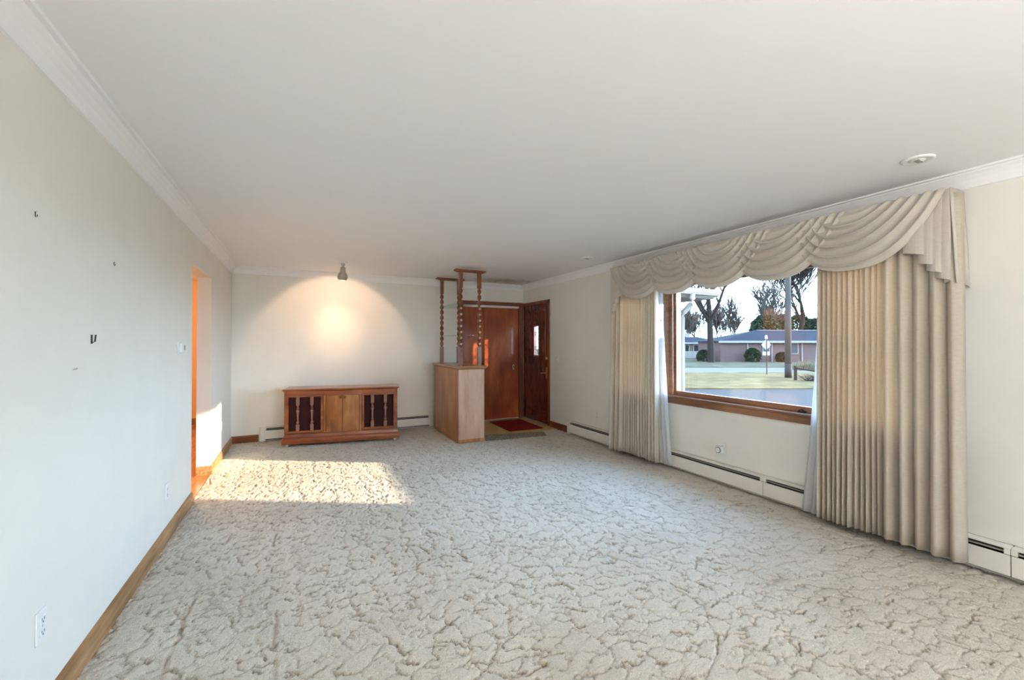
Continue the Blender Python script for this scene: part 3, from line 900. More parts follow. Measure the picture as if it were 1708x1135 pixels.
# ================================================================= BASEBOARD HEATERS
def heater(name, label, along, wall, a, b_, cuts, zt=0.2, caps=(True, True)):
    """along 'y': right wall (faces -x); along 'x': far wall (faces -y)"""
    loc = (wall, (a + b_) / 2, 0.0) if along == 'y' else ((a + b_) / 2, wall, 0.0)
    h = thing(name, label, 'heater', loc)

    def bx(mb, d0, d1, s0, s1, z0, z1):
        if along == 'y': return mb.box(wall - d1, wall - d0, s0, s1, z0, z1)
        return mb.box(s0, s1, wall - d1, wall - d0, z0, z1)
    bx(MB(), 0.0, 0.006, a, b_, 0.012, zt).build('back_plate', M['dark'], h)
    bx(MB(), 0.006, 0.052, a + 0.02, b_ - 0.02, 0.05, 0.10).build('heating_fins', M['dark'], h)
    edges = [a] + list(cuts) + [b_]
    for s0, s1 in zip(edges[:-1], edges[1:]):
        p = bx(MB(), 0.056, 0.064, s0 + 0.0015, s1 - 0.0015, 0.034, zt - 0.046).build('front_cover', M['white_metal'], h, bevel=0.003)
        bx(MB(), 0.0, 0.062, s0 + 0.0015, s1 - 0.0015, zt - 0.014, zt).build('hood', M['white_metal'], h, bevel=0.004)
        bx(MB(), 0.030, 0.056, s0 + 0.02, s1 - 0.02, zt - 0.034, zt - 0.028).build('damper', M['fin'], h)
        for e0, e1 in ((s0, s0 + 0.028), (s1 - 0.028, s1)):
            bx(MB(), 0.040, 0.0635, e0 + 0.0015, e1 - 0.0015, zt - 0.042, zt - 0.012).build('bracket_cover', M['white_metal'], p)
    for on, s0, s1 in ((caps[0], a - 0.05, a + 0.012), (caps[1], b_ - 0.012, b_ + 0.05)):
        if on:
            bx(MB(), 0.0, 0.067, s0, s1, 0.004, zt + 0.003).build('end_cap', M['white_metal'], h, bevel=0.005)
    return h


heater('baseboard_heater', 'long ivory baseboard heater running under the picture window', 'y', XR, -0.3, 5.32, [0.88, 2.33, 3.9], caps=(True, True))
heater('baseboard_heater', 'short ivory baseboard heater on the far wall behind the console', 'x', YF, -0.43, 1.94, [0.7], caps=(True, True))

# ================================================================= STEREO CONSOLE (local frame: x = width, -y = front)
cw, cdp = 1.50, 0.44
rz = math.atan2(6.066 - 6.322, 1.283 + 0.21)
cl, sl = math.cos(rz), math.sin(rz)
front_mid = Vector(((1.283 - 0.21) / 2, (6.066 + 6.322) / 2, 0))
con = thing('stereo_console', 'walnut stereo console with spindled speaker grilles on the far wall', 'console', (front_mid.x, front_mid.y, 0.0), rz)


def loc_build(mb, name, mat, parent, **kw): return mb.build(name, mat, parent, world=False, **kw)


zb0, zb1, ztop = 0.036, 0.165, 0.735
hw = cw / 2 - 0.028
yf = 0.028
# flared plinth
prof = [(0.0, zb0), (0.0, 0.080), (0.008, 0.105), (0.020, 0.125), (0.026, 0.150), (0.028, zb1)]
mb = MB()
for (d0, z0), (d1, z1) in zip(prof[:-1], prof[1:]):
    mb.frustum((-cw / 2 + d0, cw / 2 - d0, d0, cdp, z0), (-cw / 2 + d1, cw / 2 - d1, d1, cdp, z1))
loc_build(mb, 'plinth', M['console'], con)
# carcass: sides, back, floor, rails
loc_build(MB().box(-hw, -hw + 0.022, yf, cdp, zb1, ztop).box(hw - 0.022, hw, yf, cdp, zb1, ztop).box(-hw, hw, cdp - 0.012, cdp, zb1, ztop)
          .box(-hw, hw, yf + 0.02, cdp, zb1, zb1 + 0.02).box(-hw, hw, yf, yf + 0.03, ztop - 0.055, ztop), 'carcass', M['console'], con)
loc_build(MB().frustum((-hw - 0.008, hw + 0.008, yf - 0.008, cdp, ztop), (-hw - 0.022, hw + 0.022, yf - 0.022, cdp, ztop + 0.014))
          .box(-hw - 0.024, hw + 0.024, yf - 0.024, cdp, ztop + 0.014, ztop + 0.030), 'top', M['console'], con, bevel=0.003)
g0, g1 = zb1 + 0.012, ztop - 0.05
for sx in (-1, 1):
    xa, xb = (-hw + 0.02, -0.245) if sx < 0 else (0.245, hw - 0.02)
    f_ = MB()
    wdt = 0.032
    f_.box(xa, xa + wdt, yf - 0.004, yf + 0.03, g0, g1).box(xb - wdt, xb, yf - 0.004, yf + 0.03, g0, g1)
    f_.box(xa + wdt, xb - wdt, yf - 0.004, yf + 0.03, g0, g0 + 0.030).box(xa + wdt, xb - wdt, yf - 0.004, yf + 0.03, g1 - 0.030, g1)
    fo = loc_build(f_, 'grille_frame', M['console'], con, bevel=0.004)
    loc_build(MB().box(xa + wdt, xb - wdt, yf + 0.034, yf + 0.040, g0 + 0.02, g1 - 0.02), 'grille_cloth', M['grille'], con)
    za, zb_ = g0 + 0.028, g1 - 0.028
    H = zb_ - za
    for q in (0.28, 0.72):
        xc = xa + wdt + (xb - xa - 2 * wdt) * q
        yc_ = yf + 0.012
        sp = MB().box(xc - 0.021, xc + 0.021, yc_ - 0.014, yc_ + 0.014, za, za + 0.085).box(xc - 0.021, xc + 0.021, yc_ - 0.014, yc_ + 0.014, zb_ - 0.11, zb_)
        pr = [(0.020, za + 0.083), (0.012, za + 0.098), (0.019, za + 0.110), (0.020, za + 0.118), (0.010, za + 0.130), (0.011, za + 0.15), (0.015, za + H * 0.55),
              (0.021, zb_ - 0.20), (0.019, zb_ - 0.175), (0.009, zb_ - 0.165), (0.018, zb_ - 0.152), (0.009, zb_ - 0.138), (0.013, zb_ - 0.125), (0.020, zb_ - 0.108)]
        sp.lathe(xc, yc_, pr, 14)
        loc_build(sp, 'spindle', M['spindle'], con, smooth=False)
# bowed centre with two doors
xa, xb = -0.243, 0.243
bow = lambda x: yf - 0.006 - 0.030 * math.cos(math.pi * x / 0.5)


def bowed(x0, x1, z0, z1, th, lift=0.0, n=8):
    mb = MB()
    xs_ = lin(x0, x1, n)
    poly = [(x, bow(x) - lift) for x in xs_] + [(x, bow(x) + th) for x in reversed(xs_)]
    return mb.prism(poly, 'z', z0, z1)


loc_build(MB().box(xa, xb, yf + 0.026, yf + 0.04, zb1 + 0.01, ztop - 0.02), 'door_back', M['console'], con)
loc_build(bowed(xa, xb, ztop - 0.062, ztop - 0.002, 0.03, 0.004, 14), 'bowed_rail', M['console'], con)
for sx in (-1, 1):
    x0, x1 = (-0.212, -0.0015) if sx < 0 else (0.0015, 0.212)
    dr = loc_build(bowed(x0, x1, zb1 + 0.006, ztop - 0.064, 0.018), 'door', M['console_door'], con, bevel=0.003)
    loc_build(bowed(sx * 0.243, sx * 0.214, zb1 + 0.006, ztop - 0.064, 0.022, 0.008, 3), 'door_stile', M['console_door'], con, bevel=0.004)
    kn = MB()
    xk, zk = sx * 0.030, ztop - 0.095
    kn.lathe(xk, 0, [(0.016, bow(0) + 0.001), (0.016, bow(0) - 0.004), (0.007, bow(0) - 0.008), (0.013, bow(0) - 0.020), (0.009, bow(0) - 0.026)], 14, 'y', zk)
    loc_build(kn, 'knob', M['bronze'], dr, smooth=True)
for sx in (-1, 1):
    for yy in (0.05, cdp - 0.05):
        c_ = MB().box(sx * 0.69 - 0.012, sx * 0.69 + 0.012, yy - 0.012, yy + 0.012, 0.025, zb0 + 0.004).lathe(sx * 0.69, yy, [(0.018, yy - 0.010), (0.018, yy + 0.010)], 14, 'y', 0.016)
        loc_build(c_, 'caster', M['steel'], con)

# ================================================================= ROOM DIVIDER
DX0, DX1, DYN, DYF = 1.956, 2.338, 5.495, 6.66
div = thing('divider_cabinet', 'wooden room divider cabinet with turned posts and glass shelves', 'divider', ((DX0 + DX1) / 2, (DYN + DYF) / 2, 0.0))
MB().box(DX0 + 0.02, DX1 - 0.02, DYN + 0.02, DYF - 0.02, 0.012, 1.01).build('core', M['divider'], div)
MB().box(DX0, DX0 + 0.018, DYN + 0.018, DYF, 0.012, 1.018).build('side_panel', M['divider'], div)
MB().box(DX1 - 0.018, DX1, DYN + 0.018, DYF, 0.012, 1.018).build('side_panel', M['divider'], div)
MB().box(DX0, DX1, DYN, DYN + 0.018, 0.012, 1.018).build('end_panel', M['divider_end_sheen'], div, bevel=0.002)
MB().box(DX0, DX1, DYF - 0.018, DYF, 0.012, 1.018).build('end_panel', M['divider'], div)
MB().box(DX0 - 0.007, DX1 + 0.007, DYN - 0.007, DYF, 0.003, 0.05).build('base_moulding', M['divider'], div, bevel=0.004)
tp = MB()
pr = [(0.0, 1.012), (0.006, 1.020), (0.020, 1.030), (0.028, 1.036), (0.030, 1.060), (0.026, 1.064)]
for (d0, z0), (d1, z1) in zip(pr[:-1], pr[1:]):
    tp.frustum((DX0 - d0, DX1 + d0, DYN - d0, DYF + d0 * 0.2, z0), (DX0 - d1, DX1 + d1, DYN - d1, DYF + d1 * 0.2, z1))
tp.build('top', M['divider_top'], div)


def post(xc, yc, pegs):
    p = MB().box(xc - 0.025, xc + 0.025, yc - 0.025, yc + 0.025, 1.064, 1.325).box(xc - 0.025, xc + 0.025, yc - 0.025, yc + 0.025, 2.150, 2.372)
    prof = [(0.016, 1.322)]
    n = 10
    for i in range(n):
        z0 = 1.327 + i * 0.0823
        for u, r in ((0.0, 0.013), (0.10, 0.017), (0.28, 0.0265), (0.5, 0.030), (0.72, 0.0265), (0.90, 0.017)):
            prof.append((r, z0 + u * 0.0823))
    prof.append((0.013, 2.150)); prof.append((0.016, 2.153))
    p.lathe(xc, yc, prof, 14)
    o = p.build('post', M['post'], div)
    if pegs:
        for i in range(7):
            z0 = 1.327 + (i + 0.5) * 0.0823
            MB().lathe(xc, 0, [(0.0155, yc - 0.024), (0.0155, yc - 0.033), (0.011, yc - 0.036)], 14, 'y', z0).build('peg', M['peg'], o)
    return o


for yy, pg in ((DYN + 0.045, True), (6.40, False)):
    post(2.000, yy, pg); post(2.278, yy, pg)
    rl = MB()
    pr = [(0.020, 2.366), (0.038, 2.380), (0.042, 2.392), (0.036, 2.404)]
    for (d0, z0), (d1, z1) in zip(pr[:-1], pr[1:]):
        rl.frustum((1.975 - d0 * 1.6, 2.303 + d0 * 1.6, yy - d0, yy + d0, z0), (1.975 - d1 * 1.6, 2.303 + d1 * 1.6, yy - d1, yy + d1, z1))
    rl.build('top_rail', M['post'], div)
for zz in (1.488, 1.938):
    MB().box(1.965, 2.313, DYN + 0.05, 6.44, zz, zz + 0.007).build('glass_shelf', M['shelf_glass'], div)

# ================================================================= SMALL FITTINGS
sp = thing('ceiling_spotlight', 'small brown ceiling spotlight aimed at the far wall', 'spotlight', (0.509, 5.894, 2.27))
MB().lathe(0.509, 5.894, [(0.062, ZC - 0.001), (0.062, ZC - 0.010), (0.050, ZC - 0.018), (0.02, ZC - 0.022)], 20).build('mount_plate', M['white'], sp)
MB().lathe(0.509, 5.894, [(0.020, ZC - 0.02), (0.026, ZC - 0.035), (0.020, ZC - 0.055), (0.010, ZC - 0.06), (0.010, ZC - 0.082)], 14).build('swivel', M['steel'], sp, smooth=True)
hd = MB().lathe(0, 0, [(0.016, 0.0), (0.031, 0.008), (0.034, 0.05), (0.040, 0.075), (0.057, 0.105), (0.063, 0.140), (0.059, 0.162), (0.050, 0.166)], 20)
dirv = Vector((0.0, 0.45, -0.89)).normalized()
q_ = Vector((0, 0, 1)).rotation_difference(dirv)
hd.v = [tuple(q_ @ Vector(p) + Vector((0.509, 5.884, ZC - 0.070))) for p in hd.v]
spm = paint('taupe_spot_shade', (0.42, 0.35, 0.29), 0.4, 0.03, bstr=0)
hd.build('lamp_head', spm, sp, smooth=True)
bl = MB().lathe(0, 0, [(0.046, 0.168), (0.030, 0.176), (0.01, 0.179)], 16)
bl.v = [tuple(q_ @ Vector(p) + Vector((0.509, 5.884, ZC - 0.070))) for p in bl.v]
bl.build('bulb', emit('spot_bulb_glow', (1.0, 0.72, 0.42), 12.0), sp, smooth=True)
src = Vector((0.509, 5.884, ZC - 0.070)) + dirv * 0.20
tgt = Vector((0.497, YF, 1.58))
for nm, en, ang, ble, col in (('spot_beam', 27, 46, 1.0, (1.0, 0.66, 0.36)), ('spot_spill', 30, 97, 0.22, (1.0, 0.64, 0.42))):
    d = bpy.data.lights.new(nm, 'SPOT'); d.energy = en; d.spot_size = math.radians(ang); d.spot_blend = ble; d.color = col; d.shadow_soft_size = 0.03
    o = bpy.data.objects.new(nm, d); COL.objects.link(o); o.parent = sp
    o.location = src - sp.location
    o.rotation_euler = (src - tgt).to_track_quat('Z', 'Y').to_euler()


# torchiere lamps, unseen behind the viewer, added to brighten the room
def fill_torchiere(x, y, label):
    t = thing('fill_lamp', label, 'fill lamp', (x, y, 0.0))
    MB().lathe(x, y, [(0.14, 0.003), (0.14, 0.018), (0.05, 0.035), (0.015, 0.045)], 24).build('base', M['brass'], t, smooth=False)
    MB().lathe(x, y, [(0.012, 0.04), (0.012, 1.61)], 12).build('pole', M['brass'], t, smooth=True)
    n = 28
    pr_ = [(0.013, 1.59), (0.07, 1.605), (0.13, 1.645), (0.17, 1.72), (0.166, 1.72), (0.126, 1.65), (0.066, 1.612), (0.012, 1.60)]
    vs_ = [(x + q * math.cos(2 * math.pi * i / n), y + q * math.sin(2 * math.pi * i / n), h) for q, h in pr_ for i in range(n)]
    fs = [(j * n + i, j * n + (i + 1) % n, (j + 1) * n + (i + 1) % n, (j + 1) * n + i) for j in range(len(pr_) - 1) for i in range(n)]
    MB().add(vs_, fs).build('lamp_bowl', M['white'], t, smooth=True)
    d = bpy.data.lights.new('fill_bulb', 'POINT'); d.energy = FILL_LAMP; d.color = (1.0, 0.975, 0.95); d.shadow_soft_size = 0.05
    o = bpy.data.objects.new('fill_bulb', d); COL.objects.link(o); o.parent = t; o.location = (0, 0, 1.70)


fill_torchiere(0.7, -1.55, 'brass torchiere added for light, unseen behind the viewer, nearer the left wall')
fill_torchiere(1.6, -2.3, 'brass torchiere added for light, unseen behind the viewer, nearer the right wall')


def recessed(loc, label):
    x, y = loc
    r = thing('recessed_light', label, 'recessed light', (x, y, ZC - 0.012))
    ring = MB()
    n = 28
    pr = [(0.075, ZC - 0.0005), (0.075, ZC - 0.006), (0.066, ZC - 0.012), (0.046, ZC - 0.010), (0.042, ZC - 0.004)]
    vs_ = [(x + q * math.cos(2 * math.pi * i / n), y + q * math.sin(2 * math.pi * i / n), h) for q, h in pr for i in range(n)]
    fs = [(j * n + i, j * n + (i + 1) % n, (j + 1) * n + (i + 1) % n, (j + 1) * n + i) for j in range(len(pr) - 1) for i in range(n)]
    ring.add(vs_, fs).build('trim_ring', M['white'], r, smooth=True)
    MB().lathe(x, y, [(0.043, ZC - 0.004), (0.030, ZC - 0.012), (0.012, ZC - 0.016)], 20).build('eyeball', M['white'], r, smooth=True)
    MB().box(x - 0.030, x + 0.022, y - 0.016, y + 0.006, ZC - 0.0185, ZC - 0.010).build('slot', M['fin'], r)


recessed((3.184, 1.11), 'white round recessed ceiling light above the right drape')
recessed((3.19, 4.238), 'white round recessed ceiling light beyond the left end of the valance')


def outlet(name, label, axis, wall, s, z, sgn, kind='outlet', w=0.072, h=0.115):
    loc = (wall, s, z) if axis == 'y' else (s, wall, z)
    t = thing(name, label, kind, loc)

    def bx(mb, d0, d1, s0, s1, z0, z1):
        if axis == 'y': return mb.box(wall + sgn * d0, wall + sgn * d1, s + s0, s + s1, z + z0, z + z1)
        return mb.box(s + s0, s + s1, wall + sgn * d0, wall + sgn * d1, z + z0, z + z1)
    bx(MB(), 0.0, 0.006, -w / 2, w / 2, -h / 2, h / 2).build('cover_plate', M['white'], t, bevel=0.003)
    if kind == 'outlet':
        for dz in (-0.022, 0.022):
            rc = bx(MB(), 0.005, 0.0085, -0.017, 0.017, dz - 0.0145, dz + 0.0145).build('receptacle', M['white'], t, bevel=0.003)
            sl_ = bx(MB(), 0.008, 0.0092, -0.009, -0.006, dz - 0.003, dz + 0.006)
            bx(sl_, 0.008, 0.0092, 0.006, 0.009, dz - 0.003, dz + 0.006)
            bx(sl_, 0.008, 0.0092, -0.003, 0.003, dz - 0.011, dz - 0.006)
            sl_.build('slots', M['outlet_slot'], rc)
        bx(MB(), 0.005, 0.0075, -0.003, 0.003, -0.003, 0.003).build('screw', M['steel'], t)
    else:
        bx(MB(), 0.005, 0.016, -0.005, 0.005, -0.006, 0.012).build('toggle', M['white'], t)
        for dz in (-0.03, 0.03):
            bx(MB(), 0.005, 0.0075, -0.003, 0.003, dz - 0.003, dz + 0.003).build('screw', M['steel'], t)
    return t


outlet('wall_outlet', 'white outlet low on the left wall, nearest the viewer', 'y', XL, 2.115, 0.365, 1)
outlet('wall_outlet', 'white outlet low on the left wall just before the hall opening', 'y', XL, 3.72, 0.34, 1)
outlet('wall_outlet', 'white outlet low on the left wall past the hall opening', 'y', XL, 6.10, 0.39, 1)
outlet('wall_outlet', 'white outlet above the heater beside the left drape', 'y', XR, 4.724, 0.375, -1)
outlet('light_switch', 'white light switch beside the front door', 'y', XR, 5.731, 1.12, -1, 'switch')
to = outlet('wall_outlet', 'white outlet under the picture window with a timer plugged in', 'y', XR, 2.77, 0.345, -1)
tm = thing('plug_timer', 'round dial plug timer under the picture window', 'timer', (XR - 0.009, 2.785, 0.30))
MB().box(XR - 0.045, XR - 0.0095, 2.750, 2.822, 0.298, 0.366).build('timer_body', M['white'], tm, bevel=0.006)
MB().lathe(0, 2.786, [(0.029, XR - 0.0445), (0.029, XR - 0.052), (0.026, XR - 0.053)], 20, 'x', 0.332).build('dial_ring', M['outlet_slot'], tm)
MB().lathe(0, 2.786, [(0.024, XR - 0.052), (0.024, XR - 0.057), (0.020, XR - 0.059)], 20, 'x', 0.332).build('dial', M['white'], tm)
th = thing('thermostat', 'small white thermostat on the left wall before the hall opening', 'thermostat', (XL, 4.05, 1.30))
MB().box(XL, XL + 0.012, 3.985, 4.115, 1.300, 1.388).build('back_plate', M['white'], th, bevel=0.003)
MB().box(XL + 0.012, XL + 0.034, 3.992, 4.080, 1.306, 1.382).build('thermostat_body', M['white'], th, bevel=0.005)
MB().box(XL + 0.034, XL + 0.0355, 4.045, 4.072, 1.325, 1.365).build('scale_window', M['fin'], th)
MB().box(XL + 0.012, XL + 0.026, 4.086, 4.108, 1.318, 1.368).build('setting_lever', M['fin'], th, bevel=0.003)


def hook(y, z, s, label):
    h = thing('picture_hook', label, 'hook', (XL, y, z))
    MB().tube([(XL + 0.0005, y - 0.004 * s, z + 0.014 * s), (XL + 0.012 * s, y + 0.002 * s, z + 0.017 * s)], 0.0022 * s, 6).build('nail', M['steel'], h)
    MB().tube([(XL + 0.003, y, z + 0.018 * s), (XL + 0.003, y, z - 0.012 * s), (XL + 0.008 * s, y, z - 0.019 * s), (XL + 0.014 * s, y, z - 0.012 * s), (XL + 0.015 * s, y, z - 0.003 * s)], 0.0026 * s, 6).build('hook_wire', M['black'], h)


hook(2.055, 1.827, 0.55, 'dark picture hook high on the left wall, nearest the viewer')
hook(2.757, 1.772, 0.55, 'small dark picture hook high on the left wall, second from the viewer')
br_ = thing('wall_bracket', 'dark narrow metal bracket at eye height on the left wall', 'bracket', (XL, 2.513, 1.375))
MB().box(XL, XL + 0.004, 2.509, 2.518, 1.375, 1.415).build('bracket_plate', M['black'], br_)
MB().tube([(XL + 0.004, 2.513, 1.38), (XL + 0.012, 2.516, 1.385), (XL + 0.014, 2.518, 1.415)], 0.003, 6).build('bracket_prong', M['black'], br_)
tag(MB().tube([(XL, 2.348, 1.269), (XL + 0.012, 2.348, 1.273)], 0.002, 6).lathe(0, 2.348, [(0.004, XL + 0.011), (0.004, XL + 0.013)], 8, 'x', 1.273).build('nail', M['steel']), 'tiny nail in the left wall below the narrow bracket', 'nail')
tag(MB().tube([(0.521, YF, 1.877), (0.521, YF - 0.02, 1.884)], 0.003, 6).lathe(0.521, 0, [(0.006, YF - 0.018), (0.006, YF - 0.021)], 8, 'y', 1.884).build('nail', M['steel']), 'bare nail in the lit patch of the far wall', 'nail')

# ================================================================= OUTSIDE (r = along the street, d = away from the house)
GZ = -1.0
SD = Vector((math.sin(0.4678), math.cos(0.4678), 0)); SR = Vector((math.cos(0.4678), -math.sin(0.4678), 0))


def G(r, d, z=0.0): return SR * r + SD * d + Vector((0, 0, GZ + z))


ANG = -0.4678


def strip(name, r0, r1, dn, df, z, mat, label, cat, skew=0.0):
    """a slab of ground between depths dn and df"""
    top = [G(r0, dn, z), G(r1, dn, z), G(r1, df, z), G(r0, df, z)]
    bot = [p - Vector((0, 0, 0.3)) for p in top]
    mb = MB().add(top + bot, [(0, 1, 2, 3), (7, 6, 5, 4), (0, 4, 5, 1), (1, 5, 6, 2), (2, 6, 7, 3), (3, 7, 4, 0)])
    return struct(name, mb, mat, label, cat)


strip('ground', -120, 170, -90, 190, -0.04, M['lawn'], 'wide lawn ground beyond the streets', 'ground')
strip('road', -60, 140, 12.5, 21.9, 0.0, M['asphalt'], 'grey asphalt street just outside the window', 'road')
strip('grass_verge', -60, 140, 21.9, 34.0, 0.05, M['dead_grass'], 'dry yellow grass verge between the two streets', 'grass')
strip('road', -60, 140, 34.0, 41.5, 0.0, M['concrete'], 'pale far street beyond the dry grass', 'road')
strip('lawn', -60, 140, 41.5, 53.0, 0.06, M['lawn'], 'shaded lawn in front of the brick house', 'lawn')

# white porch roof with gutter and downspout, left of the picture window
po = thing('porch', 'white porch roof with gutter and downspout outside the window', 'porch', (5.5, 6.6, GZ))
MB().box(3.90, 7.22, 5.56, 8.2, 2.24, 2.40).build('porch_ceiling', M['ext_white'], po)
MB().add([(3.9, 5.5, 2.40), (7.3, 5.5, 2.40), (7.3, 8.3, 2.40), (3.9, 8.3, 2.40), (3.9, 6.2, 2.72), (6.6, 6.2, 2.60), (6.6, 7.8, 2.60), (3.9, 7.8, 2.72)],
         [(0, 3, 2, 1), (4, 5, 6, 7), (0, 1, 5, 4), (1, 2, 6, 5), (2, 3, 7, 6), (3, 0, 4, 7)]).build('porch_roof', M['roof'], po)
MB().box(3.90, 7.25, 5.52, 5.56, 2.26, 2.40).build('fascia', M['ext_white'], po)
MB().prism([(5.52, 2.28), (5.45, 2.29), (5.42, 2.34), (5.42, 2.40), (5.435, 2.40), (5.435, 2.345), (5.46, 2.305), (5.52, 2.30)], 'x', 3.9, 7.25).build('gutter', M['ext_white'], po)
MB().box(6.10, 6.20, 5.57, 5.67, -1.0, 2.24).build('porch_post', M['ext_white'], po, bevel=0.006)
MB().tube([(6.50, 5.46, 2.30), (6.50, 5.46, 2.20), (6.47, 5.47, 2.10), (6.34, 5.52, 1.95), (6.30, 5.53, 1.85), (6.30, 5.53, 1.2), (6.30, 5.53, -0.9)], 0.05, 10).build('downspout', M['ext_white'], po, smooth=True)
MB().box(3.9, 7.2, 5.56, 8.2, -1.0, -0.06).build('porch_floor', M['concrete'], po)


# brick house
def house_parts(t, r0, r1, d0, d1, h, rz_, hip, mat, over=0.5):
    def blk(nm, a, b_, c, d, z0, z1, m_, par=t):
        vs_ = [G(a, c, z0), G(b_, c, z0), G(b_, d, z0), G(a, d, z0), G(a, c, z1), G(b_, c, z1), G(b_, d, z1), G(a, d, z1)]
        return MB().add(vs_, [(0, 3, 2, 1), (4, 5, 6, 7), (0, 1, 5, 4), (1, 2, 6, 5), (2, 3, 7, 6), (3, 0, 4, 7)]).build(nm, m_, par)
    w_ = blk('wall', r0, r1, d0, d1, 0.0, h, mat)
    e0, e1, f0, f1 = r0 - over, r1 + over, d0 - over, d1 + over
    dm = (d0 + d1) / 2
    vs_ = [G(e0, f0, h), G(e1, f0, h), G(e1, f1, h), G(e0, f1, h), G(e0 + hip, dm, rz_), G(e1 - hip, dm, rz_)]
    rf = MB().add(vs_, [(0, 3, 2, 1), (0, 1, 5, 4), (1, 2, 5), (2, 3, 4, 5), (3, 0, 4)]).build('roof', M['roof'], t)
    blk('eave_board', e0, e1, f0 - 0.05, f0, h - 0.22, h + 0.04, M['ext_white'], rf)
    return blk, rf


hb = thing('brick_house', 'low brick house with a blue grey hip roof across the street', 'house', tuple(G(36, 58)))
blk, rf = house_parts(hb, 26.7, 48.0, 54.0, 60.5, 2.66, 4.15, 6.8, M['brick'], 0.5)
for a in (30.05, 37.0, 33.15):
    blk('downspout', a, a + 0.13, 53.88, 54.0, 0.0, 2.5, M['ext_white'])
for a, b_, z0, z1 in ((32.0, 32.95, 1.1, 2.4), (35.6, 36.6, 1.0, 2.45), (40.5, 41.8, 1.1, 2.4)):
    wn_ = blk('window', a, b_, 53.9, 54.02, z0, z1, M['ext_white'])
    p_ = blk('pane', a + 0.12, b_ - 0.12, 53.86, 53.92, z0 + 0.12, z1 - 0.12, M['dark'], wn_)
blk('ridge_cap', 33.2, 41.6, 57.1, 57.4, 4.12, 4.19, M['ext_white'], rf)

hn = thing('neighbour_house', 'small blue roofed house half hidden behind the left tree', 'house', tuple(G(28, 73)))
blk, rf = house_parts(hn, 24.0, 34.5, 69.0, 77.0, 2.5, 3.5, 3.0, M['siding'], 0.5)
for a, b_, z0, z1 in ((29.6, 30.8, 0.9, 2.2), (31.9, 32.8, 0.9, 2.2), (28.2, 29.0, 0.2, 2.2)):
    wn_ = blk('window', a, b_, 68.9, 69.02, z0, z1, M['ext_white'])
    blk('pane', a + 0.15, b_ - 0.15, 68.86, 68.92, z0 + 0.15, z1 - 0.15, M['roof'], wn_)
blk('chimney', 29.9, 30.5, 72.5, 73.1, 2.9, 4.1, M['ext_white'], rf)

pf = thing('picket_fence', 'white board fence in front of the small neighbour house', 'fence', tuple(G(28.0, 66)))
base = None
for i in range(18):
    r_ = 26.6 + i * 0.16
    vs_ = [G(r_, 66, 0.06), G(r_ + 0.13, 66, 0.06), G(r_ + 0.13, 66.04, 0.06), G(r_, 66.04, 0.06), G(r_, 66, 1.15), G(r_ + 0.13, 66, 1.15), G(r_ + 0.13, 66.04, 1.15), G(r_, 66.04, 1.15)]
    MB().add(vs_, [(0, 3, 2, 1), (4, 5, 6, 7), (0, 1, 5, 4), (1, 2, 6, 5), (2, 3, 7, 6), (3, 0, 4, 7)]).build('board', M['ext_white'], pf)
MB().tube([G(26.6, 66.08, 0.35), G(29.5, 66.08, 0.35)], 0.05, 4).build('rail', M['ext_white'], pf)
MB().tube([G(26.6, 66.08, 0.95), G(29.5, 66.08, 0.95)], 0.05, 4).build('rail', M['ext_white'], pf)


# bare trees
def branch_tree(name, label, r, d, h, trunk_r, seed, spread=0.55, levels=5, fork=0.33, kids=(3, 4), mat_t='bark', mat_b='twig', lean=(0, 0), tmin=0.012, droop=0.0, group=None, ratio=(0.55, 0.82), drop=0.0):
    rnd = random.Random(seed)
    root = thing(name, label, 'tree', tuple(G(r, d)), group=group)
    base = G(r, d)
    tr, tw = MB(), MB()

    def grow(p, dirv_, length, rad, lev, mb):
        n = 3 if lev < 3 else 2
        pts, rads = [p], [rad]
        q = p.copy(); v = dirv_.copy()
        for i in range(n):
            v = (v + Vector((rnd.uniform(-1, 1), rnd.uniform(-1, 1), rnd.uniform(-0.35, 0.6) - droop)) * 0.17).normalized()
            q = q + v * (length / n)
            pts.append(q); rads.append(max(tmin, rad * (1 - 0.5 * (i + 1) / n)))
        mb.tube(pts, rads, 6 if lev < 2 else (4 if lev < 4 else 3))
        if lev >= levels: return
        for i in range(rnd.randint(*kids) + (1 if lev == 0 else 0)):
            u = rnd.uniform(0.55 - 0.2 * drop, 1.0) if lev == 0 else rnd.uniform(0.35, 1.0)
            k_ = min(n - 1, int(u * n)); f_ = u * n - k_
            o_ = pts[k_].lerp(pts[k_ + 1], f_)
            az = rnd.uniform(0, 2 * math.pi)
            side = Vector((math.cos(az), math.sin(az), 0))
            nv = (v * (1 - spread) + side * spread + Vector((0, 0, 0.28))).normalized()
            grow(o_, nv, length * rnd.uniform(*ratio), max(tmin, rads[k_] * rnd.uniform(0.45, 0.68)), lev + 1, tr if lev < 1 else tw)

    grow(base, Vector((lean[0], lean[1], 1)).normalized(), h * fork, trunk_r, 0, tr)
    tr.build('trunk', M[mat_t], root)
    b_ = tw.build('branches', M[mat_b], root)
    b_['kind'] = 'stuff'
    return root


